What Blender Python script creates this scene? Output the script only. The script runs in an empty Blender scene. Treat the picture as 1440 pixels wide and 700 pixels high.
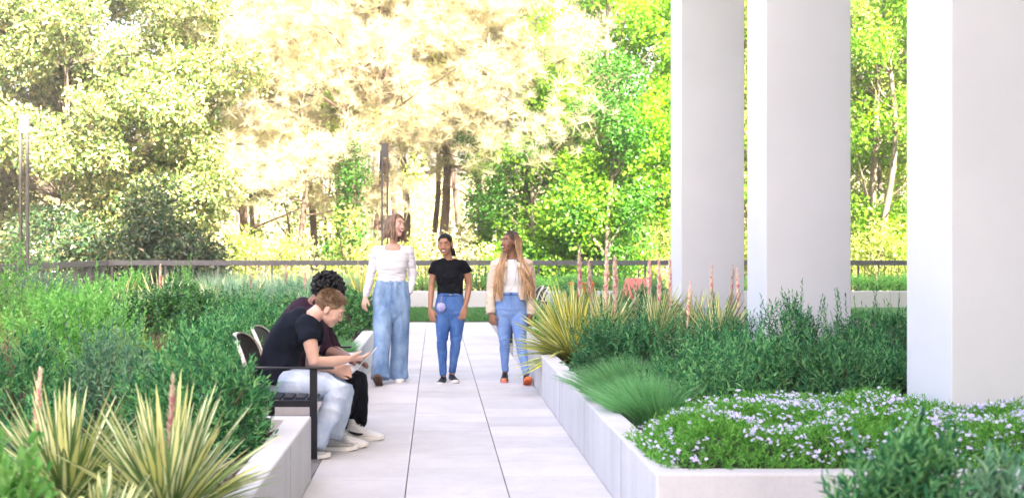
EXPOSURE = 3.55
WASHOUT_HAZE = 0.0010  # density of the added volume that washes out the background
WBT = 7300
WBN = 20
import bpy, math, random
import numpy as np
from mathutils import Vector, Matrix, noise as mnoise

# ------------------------------------------------------------------ basics
scn = bpy.context.scene
COL = scn.collection
R = math.radians
CAMZ = 1.46
F = 1950.0
VX, VY = 613.0, 348.0

def P(px, py, Y):
    return Vector(((px - VX) / F * Y, Y, CAMZ - (py - VY) / F * Y))

def gx(px, Y):
    return (px - VX) / F * Y

def gz(py, Y):
    return CAMZ - (py - VY) / F * Y

def tag(o, label=None, cat=None, group=None, kind=None):
    if label: o['label'] = label
    if cat: o['category'] = cat
    if group: o['group'] = group
    if kind: o['kind'] = kind
    return o

def empty(name, loc=(0, 0, 0), rz=0.0, label=None, cat=None, group=None):
    o = bpy.data.objects.new(name, None)
    o.empty_display_size = 0.1
    COL.objects.link(o)
    o.location = loc
    o.rotation_euler = (0, 0, rz)
    return tag(o, label, cat, group)

def copy_tree(o, parent=None):
    c = o.copy()
    COL.objects.link(c)
    if parent is not None:
        c.parent = parent
    for ch in list(o.children):
        copy_tree(ch, c)
    return c

class MB:
    """collects polygons for one mesh"""
    def __init__(self):
        self.v = []; self.f = []; self.m = []; self.mi = 0
    def add(self, vs, fs):
        b = len(self.v)
        self.v += [tuple(p) for p in vs]
        self.f += [tuple(i + b for i in f) for f in fs]
        self.m += [self.mi] * len(fs)
        return self
    def box(self, x0, x1, y0, y1, z0, z1, M=None):
        vs = [Vector(p) for p in ((x0,y0,z0),(x1,y0,z0),(x1,y1,z0),(x0,y1,z0),(x0,y0,z1),(x1,y0,z1),(x1,y1,z1),(x0,y1,z1))]
        if M is not None: vs = [M @ p for p in vs]
        return self.add(vs, [(0,3,2,1),(4,5,6,7),(0,1,5,4),(1,2,6,5),(2,3,7,6),(3,0,4,7)])
    def prism(self, pts, z0, z1):
        n = len(pts)
        vs = [(x, y, z0) for x, y in pts] + [(x, y, z1) for x, y in pts]
        fs = [tuple(range(n - 1, -1, -1)), tuple(range(n, 2 * n))]
        fs += [(i, (i + 1) % n, n + (i + 1) % n, n + i) for i in range(n)]
        return self.add(vs, fs)
    def loft(self, secs, n=16, caps=True, p=2.0):
        """secs: list of (centre, half-axis a, half-axis b)"""
        vs = []; fs = []
        for c, a, b in secs:
            for k in range(n):
                t = 2 * math.pi * k / n
                ct, st = math.cos(t), math.sin(t)
                if p != 2.0:
                    ct = math.copysign(abs(ct) ** (2 / p), ct); st = math.copysign(abs(st) ** (2 / p), st)
                vs.append(Vector(c) + Vector(a) * ct + Vector(b) * st)
        for i in range(len(secs) - 1):
            for k in range(n):
                k2 = (k + 1) % n
                fs.append((i*n+k, i*n+k2, (i+1)*n+k2, (i+1)*n+k))
        if caps:
            fs.append(tuple(range(n - 1, -1, -1)))
            L = (len(secs) - 1) * n
            fs.append(tuple(L + k for k in range(n)))
        return self.add(vs, fs)
    def tube(self, pts, rad, n=12, side=None, asp=1.0, round_ends=True):
        pts = [Vector(p) for p in pts]
        if not isinstance(rad, (list, tuple)): rad = [rad] * len(pts)
        secs = []
        prev = None
        m = len(pts)
        for i in range(m):
            t = (pts[min(i+1, m-1)] - pts[max(i-1, 0)])
            if t.length < 1e-9: t = Vector((0,0,1))
            t.normalize()
            if side is not None: s = Vector(side)
            elif prev is not None: s = prev
            else: s = Vector((1,0,0)) if abs(t.x) < .8 else Vector((0,1,0))
            s = (s - t * s.dot(t)).normalized()
            prev = s
            u = t.cross(s)
            r = rad[i]
            if round_ends and i == 0:
                for q in (0.95, 0.7):
                    k = math.sqrt(1 - q*q)
                    secs.append((pts[i] - t * r * q, s * r * k * asp, u * r * k))
            secs.append((pts[i], s * r * asp, u * r))
            if round_ends and i == m - 1:
                for q in (0.7, 0.95):
                    k = math.sqrt(1 - q*q)
                    secs.append((pts[i] + t * r * q, s * r * k * asp, u * r * k))
        return self.loft(secs, n)
    def ell(self, c, r, M=None, n=14, rings=9):
        c = Vector(c); secs = []
        M3 = M if M is not None else Matrix.Identity(3)
        for i in range(rings):
            a = math.pi * (i + .35) / (rings - .3)
            z = -math.cos(a) * r[2]; k = math.sin(a)
            secs.append((c + M3 @ Vector((0, 0, z)), M3 @ Vector((r[0]*k, 0, 0)), M3 @ Vector((0, r[1]*k, 0))))
        return self.loft(secs, n)
    def mesh(self, name):
        me = bpy.data.meshes.new(name)
        me.from_pydata(self.v, [], self.f)
        return me
    def build(self, name, mat, parent=None, origin=None, smooth=False, bevel=0, world=False):
        me = self.mesh(name)
        if origin is not None:
            me.transform(Matrix.Translation(-Vector(origin)))
        mats = mat if isinstance(mat, (list, tuple)) else [mat]
        for m in mats: me.materials.append(m)
        if len(mats) > 1: me.polygons.foreach_set('material_index', self.m)
        if smooth: me.polygons.foreach_set('use_smooth', [True] * len(me.polygons))
        me.update()
        o = bpy.data.objects.new(name, me)
        COL.objects.link(o)
        if parent is not None: o.parent = parent
        elif origin is not None: o.location = origin
        if bevel:
            b = o.modifiers.new('bev', 'BEVEL'); b.width = bevel; b.segments = 2; b.limit_method = 'ANGLE'; b.angle_limit = R(40)
        return o

def np_mesh(name, V, Q, mat, parent=None, smooth=False, mi=None, uv=None):
    me = bpy.data.meshes.new(name)
    V = np.ascontiguousarray(V, dtype=np.float32); Q = np.ascontiguousarray(Q, dtype=np.int32)
    me.vertices.add(len(V)); me.vertices.foreach_set('co', V.ravel())
    me.loops.add(Q.size); me.loops.foreach_set('vertex_index', Q.ravel())
    me.polygons.add(len(Q)); me.polygons.foreach_set('loop_start', np.arange(0, Q.size, Q.shape[1], dtype=np.int32))
    for m in (mat if isinstance(mat, (list, tuple)) else [mat]): me.materials.append(m)
    if mi is not None: me.polygons.foreach_set('material_index', np.asarray(mi, dtype=np.int32))
    me.polygons.foreach_set('use_smooth', np.full(len(Q), smooth))
    if uv is not None:
        l = me.uv_layers.new(name='UVMap')
        l.data.foreach_set('uv', np.asarray(uv, dtype=np.float32)[Q.ravel()].ravel())
    me.update(calc_edges=True)
    o = bpy.data.objects.new(name, me)
    COL.objects.link(o)
    if parent is not None: o.parent = parent
    return o

# ------------------------------------------------------------------ materials
MATS = {}
def nmat(name):
    m = bpy.data.materials.new(name); m.use_nodes = True
    m.node_tree.nodes.clear()
    return m, m.node_tree.nodes, m.node_tree.links

def c4(c): return (c[0], c[1], c[2], 1.0)

def surf(name, c1, c2=None, scale=8.0, rough=.8, bump=0.0, bscale=60.0, spec=.3, detail=5, stretch=(1,1,1), metal=0.0, ramp=(.35,.65), sheen=0.0):
    if name in MATS: return MATS[name]
    m, N, L = nmat(name)
    out = N.new('ShaderNodeOutputMaterial'); b = N.new('ShaderNodeBsdfPrincipled')
    L.new(b.outputs[0], out.inputs[0])
    b.inputs['Roughness'].default_value = rough
    b.inputs['Specular IOR Level'].default_value = spec
    b.inputs['Metallic'].default_value = metal
    if sheen: b.inputs['Sheen Weight'].default_value = sheen
    tc = N.new('ShaderNodeTexCoord'); mp = N.new('ShaderNodeMapping'); mp.inputs['Scale'].default_value = stretch
    L.new(tc.outputs['Object'], mp.inputs[0])
    if c2 is not None:
        n = N.new('ShaderNodeTexNoise'); n.inputs['Scale'].default_value = scale; n.inputs['Detail'].default_value = detail; n.inputs['Roughness'].default_value = .6
        r = N.new('ShaderNodeValToRGB'); r.color_ramp.elements[0].position = ramp[0]; r.color_ramp.elements[1].position = ramp[1]
        r.color_ramp.elements[0].color = c4(c1); r.color_ramp.elements[1].color = c4(c2)
        L.new(mp.outputs[0], n.inputs['Vector']); L.new(n.outputs['Fac'], r.inputs[0]); L.new(r.outputs[0], b.inputs['Base Color'])
    else:
        b.inputs['Base Color'].default_value = c4(c1)
    if bump:
        n2 = N.new('ShaderNodeTexNoise'); n2.inputs['Scale'].default_value = bscale; n2.inputs['Detail'].default_value = 4
        bp = N.new('ShaderNodeBump'); bp.inputs['Strength'].default_value = bump; bp.inputs['Distance'].default_value = .01
        L.new(mp.outputs[0], n2.inputs['Vector']); L.new(n2.outputs['Fac'], bp.inputs['Height']); L.new(bp.outputs[0], b.inputs['Normal'])
    MATS[name] = m
    return m

def leafmat(name, cols, transl=.35, gloss=.25, rough=.45, tcol=None):
    """leaf colour varies leaf by leaf (random per island)"""
    if name in MATS: return MATS[name]
    m, N, L = nmat(name)
    out = N.new('ShaderNodeOutputMaterial')
    geo = N.new('ShaderNodeNewGeometry')
    ramp = N.new('ShaderNodeValToRGB')
    els = ramp.color_ramp.elements
    k = len(cols)
    for i in range(k - 2): els.new(.5)
    for i, c in enumerate(cols):
        els[i].position = i / (k - 1); els[i].color = c4(c)
    L.new(geo.outputs['Random Per Island'], ramp.inputs[0])
    oi = N.new('ShaderNodeObjectInfo')
    hsv = N.new('ShaderNodeHueSaturation')
    mr = N.new('ShaderNodeMapRange'); mr.inputs['To Min'].default_value = .74; mr.inputs['To Max'].default_value = 1.28
    L.new(oi.outputs['Random'], mr.inputs['Value']); L.new(mr.outputs[0], hsv.inputs['Value'])
    L.new(ramp.outputs[0], hsv.inputs['Color'])
    b = N.new('ShaderNodeBsdfPrincipled'); b.inputs['Roughness'].default_value = rough; b.inputs['Specular IOR Level'].default_value = gloss
    t = N.new('ShaderNodeBsdfTranslucent')
    mx = N.new('ShaderNodeMixShader'); mx.inputs[0].default_value = transl
    hs2 = N.new('ShaderNodeHueSaturation'); hs2.inputs['Saturation'].default_value = 1.15; hs2.inputs['Value'].default_value = 1.3; hs2.inputs['Hue'].default_value = .49
    L.new(hsv.outputs[0], b.inputs['Base Color']); L.new(hsv.outputs[0], hs2.inputs['Color']); L.new(hs2.outputs[0], t.inputs['Color'])
    L.new(b.outputs[0], mx.inputs[1]); L.new(t.outputs[0], mx.inputs[2]); L.new(mx.outputs[0], out.inputs[0])
    MATS[name] = m
    return m

def concrete(name, base, var, joints=None, axis='Y', speck=0.0):
    m, N, L = nmat(name)
    out = N.new('ShaderNodeOutputMaterial'); b = N.new('ShaderNodeBsdfPrincipled'); L.new(b.outputs[0], out.inputs[0])
    b.inputs['Roughness'].default_value = .85; b.inputs['Specular IOR Level'].default_value = .2
    tc = N.new('ShaderNodeTexCoord')
    n1 = N.new('ShaderNodeTexNoise'); n1.inputs['Scale'].default_value = 1.7; n1.inputs['Detail'].default_value = 8; n1.inputs['Roughness'].default_value = .65
    n2 = N.new('ShaderNodeTexNoise'); n2.inputs['Scale'].default_value = 45; n2.inputs['Detail'].default_value = 3
    mp = N.new('ShaderNodeMapping'); mp.inputs['Scale'].default_value = (3.0, 3.0, .35)
    n3 = N.new('ShaderNodeTexNoise'); n3.inputs['Scale'].default_value = 1.2; n3.inputs['Detail'].default_value = 5
    L.new(tc.outputs['Object'], n1.inputs['Vector']); L.new(tc.outputs['Object'], n2.inputs['Vector']); L.new(tc.outputs['Object'], mp.inputs[0]); L.new(mp.outputs[0], n3.inputs['Vector'])
    r = N.new('ShaderNodeValToRGB'); r.color_ramp.elements[0].position = .3; r.color_ramp.elements[1].position = .7
    r.color_ramp.elements[0].color = c4([base[i] - var for i in range(3)]); r.color_ramp.elements[1].color = c4([base[i] + var * .6 for i in range(3)])
    add = N.new('ShaderNodeMath'); add.operation = 'ADD'; mul = N.new('ShaderNodeMath'); mul.operation = 'MULTIPLY'; mul.inputs[1].default_value = .5
    L.new(n1.outputs['Fac'], add.inputs[0]); L.new(n3.outputs['Fac'], add.inputs[1]); L.new(add.outputs[0], mul.inputs[0]); L.new(mul.outputs[0], r.inputs[0])
    mx = N.new('ShaderNodeMix'); mx.data_type = 'RGBA'; mx.blend_type = 'MULTIPLY'
    r2 = N.new('ShaderNodeValToRGB'); r2.color_ramp.elements[0].position = .3; r2.color_ramp.elements[1].position = .55
    d = 1 - .06 - speck
    r2.color_ramp.elements[0].color = (d, d, d, 1); r2.color_ramp.elements[1].color = (1, 1, 1, 1)
    L.new(n2.outputs['Fac'], r2.inputs[0])
    mx.inputs[0].default_value = 1.0
    L.new(r.outputs[0], mx.inputs[6]); L.new(r2.outputs[0], mx.inputs[7]); L.new(mx.outputs[2], b.inputs['Base Color'])
    bp = N.new('ShaderNodeBump'); bp.inputs['Strength'].default_value = .25; bp.inputs['Distance'].default_value = .004
    L.new(n2.outputs['Fac'], bp.inputs['Height']); L.new(bp.outputs[0], b.inputs['Normal'])
    MATS[name] = m
    return m

def rng(seed): return np.random.default_rng(seed)
def norm(a): return a / np.maximum(np.linalg.norm(a, axis=-1, keepdims=True), 1e-9)
# ------------------------------------------------------------------ camera, light, world
cam = bpy.data.cameras.new('camera'); co = bpy.data.objects.new('camera', cam); COL.objects.link(co)
co.location = (0, 0, CAMZ); co.rotation_euler = (R(90), 0, 0)
cam.sensor_width = 36.0; cam.lens = 36.0 * F / 1440.0
cam.shift_x = (720 - VX) / 1440.0; cam.shift_y = (VY - 350) / 1440.0
cam.clip_end = 2000; cam.clip_start = .05
cam.dof.use_dof = True; cam.dof.focus_distance = 13.0; cam.dof.aperture_fstop = 3.2; cam.dof.aperture_blades = 9
scn.camera = co

SUN_EL = 45.0
SDIR = Vector((-.5, .866, 0)).normalized()           # horizontal direction the light travels
w = bpy.data.worlds.new('World'); scn.world = w; w.use_nodes = True
nt = w.node_tree; bg = nt.nodes['Background']
sky = nt.nodes.new('ShaderNodeTexSky'); sky.sky_type = 'NISHITA'; sky.sun_disc = False
sky.sun_elevation = R(SUN_EL); sky.sun_rotation = R(150); sky.air_density = 1.0; sky.dust_density = 5; sky.ozone_density = .6
nt.links.new(sky.outputs[0], bg.inputs[0]); bg.inputs[1].default_value = .085
sl = bpy.data.lights.new('sun', 'SUN'); sl.energy = 5.0; sl.angle = R(.6); sl.color = (1, .955, .87)
so = bpy.data.objects.new('sun', sl); COL.objects.link(so)
ld = Vector((SDIR.x * math.cos(R(SUN_EL)), SDIR.y * math.cos(R(SUN_EL)), -math.sin(R(SUN_EL))))
so.rotation_euler = ld.to_track_quat('-Z', 'Y').to_euler(); so.location = (20, -30, 40)
scn.view_settings.view_transform = 'Standard'; scn.view_settings.look = 'None'; scn.view_settings.gamma = 1.0
scn.view_settings.exposure = EXPOSURE
scn.view_settings.use_white_balance = True; scn.view_settings.white_balance_temperature = WBT; scn.view_settings.white_balance_tint = WBN
scn.render.engine = 'CYCLES'
scn.cycles.use_denoising = True
scn.cycles.max_bounces = 8; scn.cycles.diffuse_bounces = 5; scn.cycles.glossy_bounces = 3; scn.cycles.transmission_bounces = 5
scn.cycles.sample_clamp_indirect = 8

# ------------------------------------------------------------------ setting
def paver_mat():
    m, N, L = nmat('paver_concrete')
    out = N.new('ShaderNodeOutputMaterial'); b = N.new('ShaderNodeBsdfPrincipled'); L.new(b.outputs[0], out.inputs[0])
    b.inputs['Roughness'].default_value = .7; b.inputs['Specular IOR Level'].default_value = .25
    geo = N.new('ShaderNodeNewGeometry'); tc = N.new('ShaderNodeTexCoord')
    n1 = N.new('ShaderNodeTexNoise'); n1.inputs['Scale'].default_value = 2.2; n1.inputs['Detail'].default_value = 9; n1.inputs['Roughness'].default_value = .7
    n2 = N.new('ShaderNodeTexNoise'); n2.inputs['Scale'].default_value = 90; n2.inputs['Detail'].default_value = 2
    L.new(tc.outputs['Object'], n1.inputs['Vector']); L.new(tc.outputs['Object'], n2.inputs['Vector'])
    r = N.new('ShaderNodeValToRGB'); r.color_ramp.elements[0].position = .25; r.color_ramp.elements[1].position = .7
    r.color_ramp.elements[0].color = (.47, .455, .46, 1); r.color_ramp.elements[1].color = (.61, .60, .605, 1)
    L.new(n1.outputs['Fac'], r.inputs[0])
    mr = N.new('ShaderNodeMapRange'); mr.inputs['To Min'].default_value = .90; mr.inputs['To Max'].default_value = 1.06
    L.new(geo.outputs['Random Per Island'], mr.inputs['Value'])
    mr2 = N.new('ShaderNodeMapRange'); mr2.inputs['From Min'].default_value = .3; mr2.inputs['From Max'].default_value = .7; mr2.inputs['To Min'].default_value = .94; mr2.inputs['To Max'].default_value = 1.04
    L.new(n2.outputs['Fac'], mr2.inputs['Value'])
    mm = N.new('ShaderNodeMath'); mm.operation = 'MULTIPLY'; L.new(mr.outputs[0], mm.inputs[0]); L.new(mr2.outputs[0], mm.inputs[1])
    hsv = N.new('ShaderNodeHueSaturation'); L.new(r.outputs[0], hsv.inputs['Color']); L.new(mm.outputs[0], hsv.inputs['Value'])
    L.new(hsv.outputs[0], b.inputs['Base Color'])
    return m
M_PAVE = paver_mat()
M_CONC = concrete('cast_concrete', (.60, .59, .595), .085)
M_CONCB = concrete('back_wall_concrete', (.54, .53, .54), .04)
M_STUCCO = surf('white_stucco', (.645, .65, .675), (.685, .69, .715), scale=1.3, rough=.9, bump=.12, bscale=160)
M_JOINT = surf('joint_sand', (.24, .235, .23), (.31, .30, .29), scale=30)
M_PADGREY = concrete('grey_speckled_concrete', (.27, .265, .27), .03, speck=.45)  # grey base with darker speckle for the bench pads
M_SOIL = surf('bark_mulch', (.035, .024, .02), (.10, .075, .065), scale=26, rough=.95, bump=1.0, bscale=70)
M_BARKCHIP = leafmat('bark_chips', [(.035,.022,.018), (.10,.07,.058), (.16,.12,.10)], transl=0, gloss=.1, rough=.9)
M_TURF = surf('turf_green', (.035, .12, .03), (.07, .19, .05), scale=14, rough=.9, bump=.8, bscale=300)
M_GRND = surf('woodland_ground', (.30, .24, .15), (.16, .22, .08), scale=.8, rough=.95, bump=.6, bscale=20)
M_STEEL = surf('rail_grey_brown', (.085, .085, .09), (.11, .11, .115), scale=6, rough=.5, spec=.4)
M_BLACK = surf('black_powder_coat', (.006, .0065, .010), (.010, .011, .015), scale=10, rough=.4, spec=.35)
M_LAMPW = surf('lamp_white', (.13, .12, .115), (.15, .14, .135), scale=4, rough=.4)

rs = random.Random(5)
# ground sheet with terrace; terrain falls away past the railing
def terrain():
    nx, ny = 90, 70
    xs = np.linspace(-260, 300, nx); ys = np.concatenate([np.linspace(-60, 34.9, 14), np.linspace(36.0, 110, 36), np.linspace(125, 600, 20)])
    V = []
    for y in ys:
        for x in xs:
            if y < 35.0: z = -.02 if abs(x) < 60 else -.02
            else:
                t = min(1, (y - 35.0) / 5.0); z = -.05 - 1.25 * t + max(0, y - 48) * .012
                z += .18 * mnoise.noise(Vector((x * .12, y * .12, 0))) * t
            V.append((x, y, z))
    Q = [(j*nx+i, j*nx+i+1, (j+1)*nx+i+1, (j+1)*nx+i) for j in range(len(ys)-1) for i in range(nx-1)]
    o = np_mesh('ground', V, Q, M_GRND, smooth=True); tag(o, kind='structure')
terrain()

# walkway: three rows of slabs, fine open joints over a sand bed
o = MB().box(-2.6, 3.4, 1.0, 26.6, -.015, .0).build('path_bed', M_JOINT); tag(o, kind='structure')
pv = MB()
cols_x = [(-.772, -.178), (-.178, .423), (.423, 1.016)]
for ci, (a, b) in enumerate(cols_x):
    y = 1.1 + [.18, .02, .34][ci]; k = 0
    while y < 26.5:
        y2 = min(y + .605, 26.58)
        g = .0035
        dz = rs.uniform(-.0006, .0006)
        tx, ty = .0012, .0007                      # faint gap across, clear gap along the path
        pv.box(a + g, b - g, y + ty, y2 - ty, .001, .03 + dz)
        y = y2
# wide paving under the benches and side slabs (alcoves)
tag(pv.build('path', M_PAVE), kind='structure')
al = MB()
al.box(-1.598, -.776, 8.585, 11.895, .001, .028)
al.box(1.02, 2.5, 18.255, 23.2, .001, .028)
tag(al.build('bench_pad_paving', M_PADGREY), kind='structure')

H = .42
def wall(name, pts, label, mat=M_CONC, z0=.0, z1=H, bevel=.012, cat='planter wall', group=None):
    o = MB().prism(pts, z0, z1).build(name, mat, bevel=bevel)
    return tag(o, label, cat, group)
# left planter near: L shape, along the path then returning behind
def seamed(name, pts, seams, label, mat=M_CONC, group='low concrete planter walls'):
    """a wall whose casting seams are thin dark recessed strips set 1 mm proud"""
    o = wall(name, pts, label, mat, group=group)
    mb = MB()
    for s in seams: mb.box(*s)
    mb.build('casting_seam', surf('seam_grey', (.30,.29,.29), (.36,.35,.35), scale=20), o)
    return o
seamed('planter_wall', [(-.772,1.0),(-.772,8.45+.13),(-1.75,8.45+.13),(-1.75,8.45),(-.922,8.45),(-.922,1.0)],
       [(-.7725,-.7705,5.2,5.206,.03,.41),(-.7725,-.7705,7.35,7.356,.03,.41)],
       'low pale concrete wall at the lower left, running from the near yuccas to the end of the bench')
seamed('planter_wall', [(-.772,11.9),(-.772,26.3),(-.922,26.3),(-.922,12.05),(-1.75,12.05),(-1.75,11.9)],
       [(-.7725,-.7705,y,y+.006,.03,.41) for y in (14.6,17.6,20.6,23.6)],
       'low pale concrete wall running beside the left woman, past the seated men')
seamed('planter_wall', [(1.016,6.4),(9.5,6.4),(9.5,6.55),(1.166,6.55),(1.166,18.1),(2.6,18.1),(2.6,18.25),(1.016,18.25)],
       [(1.0145,1.0165,y,y+.006,.03,.41) for y in (7.6,9.5,11.4,13.3,15.2,17.1)] + [(x,x+.006,6.3985,6.4005,.03,.41) for x in (2.4,4.2)],
       'long low concrete wall on the right of the walkway, turning the corner below the lilac flowers')
seamed('planter_wall', [(-8.6,33.1),(22,33.1),(22,33.28),(-8.6,33.28)],
       [(x,x+.012,33.0985,33.1005,.0,.41) for x in np.arange(-7.4, 21, 1.52)],
       'low pale wall behind the lawn strip, along the far railing', M_CONCB)
seamed('planter_wall', [(-1.75,8.585),(-1.6,8.585),(-1.6,11.895),(-1.75,11.895)], [], 'low concrete wall behind the bench of the two seated men, mostly hidden by shrubs')
# hidden retaining sides of the beds
seamed('planter_wall', [(-3.0,2.6),(-.93,2.6),(-.93,2.75),(-3.0,2.75)], [], 'short concrete wall closing the near left bed below the frame')
seamed('planter_wall', [(1.7,5.35),(8,5.35),(8,5.5),(1.85,5.5),(1.85,3.2),(1.7,3.2)], [], 'concrete wall of the nearest right bed, hidden by its blurred shrub')

# soil
def soil(pts, z0=.0, z1=.33, hills=0):
    o = MB().prism(pts, z0, z1).build('soil', M_SOIL); tag(o, kind='structure')
soil([(-.924,2.752),(-.924,8.449),(-1.752,8.449),(-1.752,12.052),(-.924,12.052),(-.924,26.3),(-.95,33.09),(-9.2,33.09),(-9.2,2.752)])
soil([(1.168,6.552),(9.0,6.552),(9.0,20.0),(2.62,20.0),(2.62,18.098),(1.168,18.098)])
soil([(-8.5,33.282),(21.9,33.282),(21.9,34.95),(-8.5,34.95)], z1=.36)
soil([(1.852,3.2),(7.9,3.2),(7.9,5.348),(1.852,5.348)])
soil([(2.52,20.0),(8.0,20.0),(8.0,26.4),(1.3,26.4),(1.3,23.3),(2.52,23.3)], z1=.10)
# lawn: sheet + edge + grass blades
tag(MB().box(-.94, 22, 26.6, 33.09, 0, .035).build('lawn', M_TURF), kind='structure')
tag(MB().box(-.94, 22, 26.585, 26.598, 0, .05).build('lawn_edging', surf('edging_dark', (.05,.06,.04), (.08,.09,.05))), kind='structure')

# columns
for (yy, lab) in ((7.88, 'widest white square column, nearest, at the right edge of the photo'),
                  (12.3, 'middle white square column rising out of the dark green shrubs'),
                  (16.55, 'narrowest white square column, farthest, beside the coral flower spikes')):
    o = MB().box(2.93, 3.68, yy, yy + .75, .1, 6.52).build('column', M_STUCCO, bevel=.006)
    tag(o, lab, 'column', 'square white columns under the building')
# unseen building over the columns; its place and height are set to shade the terrace
bl = empty('shade_building', (15, 0, 6.5), label='white multi storey building over the square columns, unseen above the frame, sized to shade the terrace', cat='building')
MB().box(2.5, 60, -60, 21.0, 6.5, 24.6).build('wall', M_STUCCO, bl, origin=(15, 0, 6.5))
MB().box(9.0, 59, -59, 10.0, 0.0, 6.49).build('ground_floor', surf('lobby_wall', (.45,.44,.43), (.5,.49,.48)), bl, origin=(15, 0, 6.5))
M_GLASS = surf('dark_glass', (.03, .04, .05), rough=.08, spec=.8)
for fl in range(3):
    mb = MB()
    for k in range(17):
        y0 = -57 + k * 4.6
        mb.box(2.44, 2.497, y0, y0 + 2.6, 8.4 + fl * 4.4, 10.6 + fl * 4.4)
    mb.box(2.44, 2.455, -57, 19.2, 8.45 + fl * 4.4, 8.5 + fl * 4.4); wobj = mb.build('window_band', M_GLASS, bl, origin=(15, 0, 6.5))

# ------------------------------------------------------------------ railings
def baluster_run(root, p0, p1, org, limit=None):
    d = (Vector(p1) - Vector(p0)); L_ = d.length; d.normalize()
    step = .1667; n = int(L_ / step)
    proto = None; stuff = MB(); cnt = 0
    for k in range(n + 1):
        p = Vector(p0) + d * (k * step) - Vector(org)
        if k % 8 == 0:
            if k == 0:
                mb = MB().box(-.025, .025, -.02, .02, -.02, 1.012); pp = mb.build('post', M_STEEL, root)
                ref_post = pp; pp.location = p
            else:
                c = ref_post.copy(); COL.objects.link(c); c.parent = root; c.location = p
        else:
            vis = limit is None or limit(Vector(p0) + d * (k * step))
            if vis and cnt < 98:
                cnt += 1
                if proto is None:
                    proto = MB().box(-.008, .008, -.008, .008, .06, 1.012).build('baluster', M_STEEL, root); proto.location = p
                else:
                    c = proto.copy(); COL.objects.link(c); c.parent = root; c.location = p
            else:
                stuff.box(p.x - .008, p.x + .008, p.y - .008, p.y + .008, p.z + .06, p.z + 1.012)
    if stuff.v:
        tag(stuff.build('more_balusters', M_STEEL, root), kind='stuff')
org = (-8.24, 34.7, .0)
rl = empty('railing', org, label='long grey metal railing with thin balusters behind the lawn and back planter', cat='railing')
MB().box(-8.30, 22, 34.64, 34.76, 1.015, 1.14).build('top_rail', M_STEEL, rl, origin=org, bevel=.004)
MB().box(-8.24, 22, 34.685, 34.715, .05, .085).build('bottom_rail', M_STEEL, rl, origin=org)
def vis_f(p):
    px = VX + p.x / p.y * F
    return px < 945 or 1045 < px < 1053 or 1198 < px < 1275
baluster_run(rl, (-8.1, 34.7, 0), (21.9, 34.7, 0), org, vis_f)
org2 = (-8.24, 34.5, .0)
rl2 = empty('railing', org2, label='short side run of grey metal railing at the left edge, meeting the lamp post', cat='railing')
MB().box(-8.30, -8.18, 14.0, 34.635, 1.015, 1.14).build('top_rail', M_STEEL, rl2, origin=org2, bevel=.004)
MB().box(-8.255, -8.225, 14.0, 34.635, .05, .085).build('bottom_rail', M_STEEL, rl2, origin=org2)
baluster_run(rl2, (-8.24, 34.4, 0), (-8.24, 14.1, 0), org2)

# lamp posts: two slim uprights with a slot and a box head
M_LAMPS = surf('lamp_steel', (.07, .067, .068), (.09, .086, .086), scale=6, rough=.5)
def lamp(loc, label, headmat):
    r_ = empty('lamp_post', loc, label=label, cat='lamp post', group='slotted lamp posts along the railing')
    mb = MB(); mb.box(-.09, -.045, -.05, .05, .0, 3.72); r1 = mb.build('upright', M_LAMPS, r_)
    mb = MB(); mb.box(.045, .09, -.05, .05, .0, 3.72); mb.build('upright', M_LAMPS, r_)
    MB().box(-.044, .044, -.045, .045, .0, 1.25).build('post_base', M_LAMPS, r_)
    MB().box(-.09, .09, -.06, .06, 3.722, 4.09).build('lamp_head', headmat, r_, bevel=.005)
    return r_
lamp((gx(34, 27.5) , 27.5, 0), 'slotted grey lamp post with pale head standing at the left edge by the railing', M_LAMPW)
lamp((gx(541, 34.9), 34.95, 0), 'dark slotted lamp post rising behind the head of the left woman', M_LAMPS)  # head takes the darker post colour to stand in for shade

# small path lights in the mulch
def pathlight(x, y, z, label):
    r_ = empty('spot_light', (x, y, z), label=label, cat='path light', group='small black bed lights')
    MB().loft([((0,0,.0),(.012,0,0),(0,.012,0)), ((0,0,.05),(.012,0,0),(0,.012,0))], 8).build('stem', M_BLACK, r_)
    MB().loft([((0,0,.05),(.026,0,0),(0,.026,0)), ((0,0,.06),(.033,0,0),(0,.033,0)), ((0,0,.12),(.04,0,0),(0,.04,0)), ((0,0,.125),(.036,0,0),(0,.036,0))], 14).build('housing', M_BLACK, r_, smooth=True)
    MB().loft([((0,0,.126),(.034,0,0),(0,.034,0)), ((0,0,.129),(.03,0,0),(0,.03,0))], 14).build('lens', M_GLASS, r_)
pathlight(gx(372, 8.15), 8.15, .33, 'small black spotlight in the mulch behind the concrete wall, near the bench arm')
pathlight(gx(494, 17.4), 17.4, .33, 'tiny black spotlight in the mulch between the seated men and the left woman')

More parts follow.
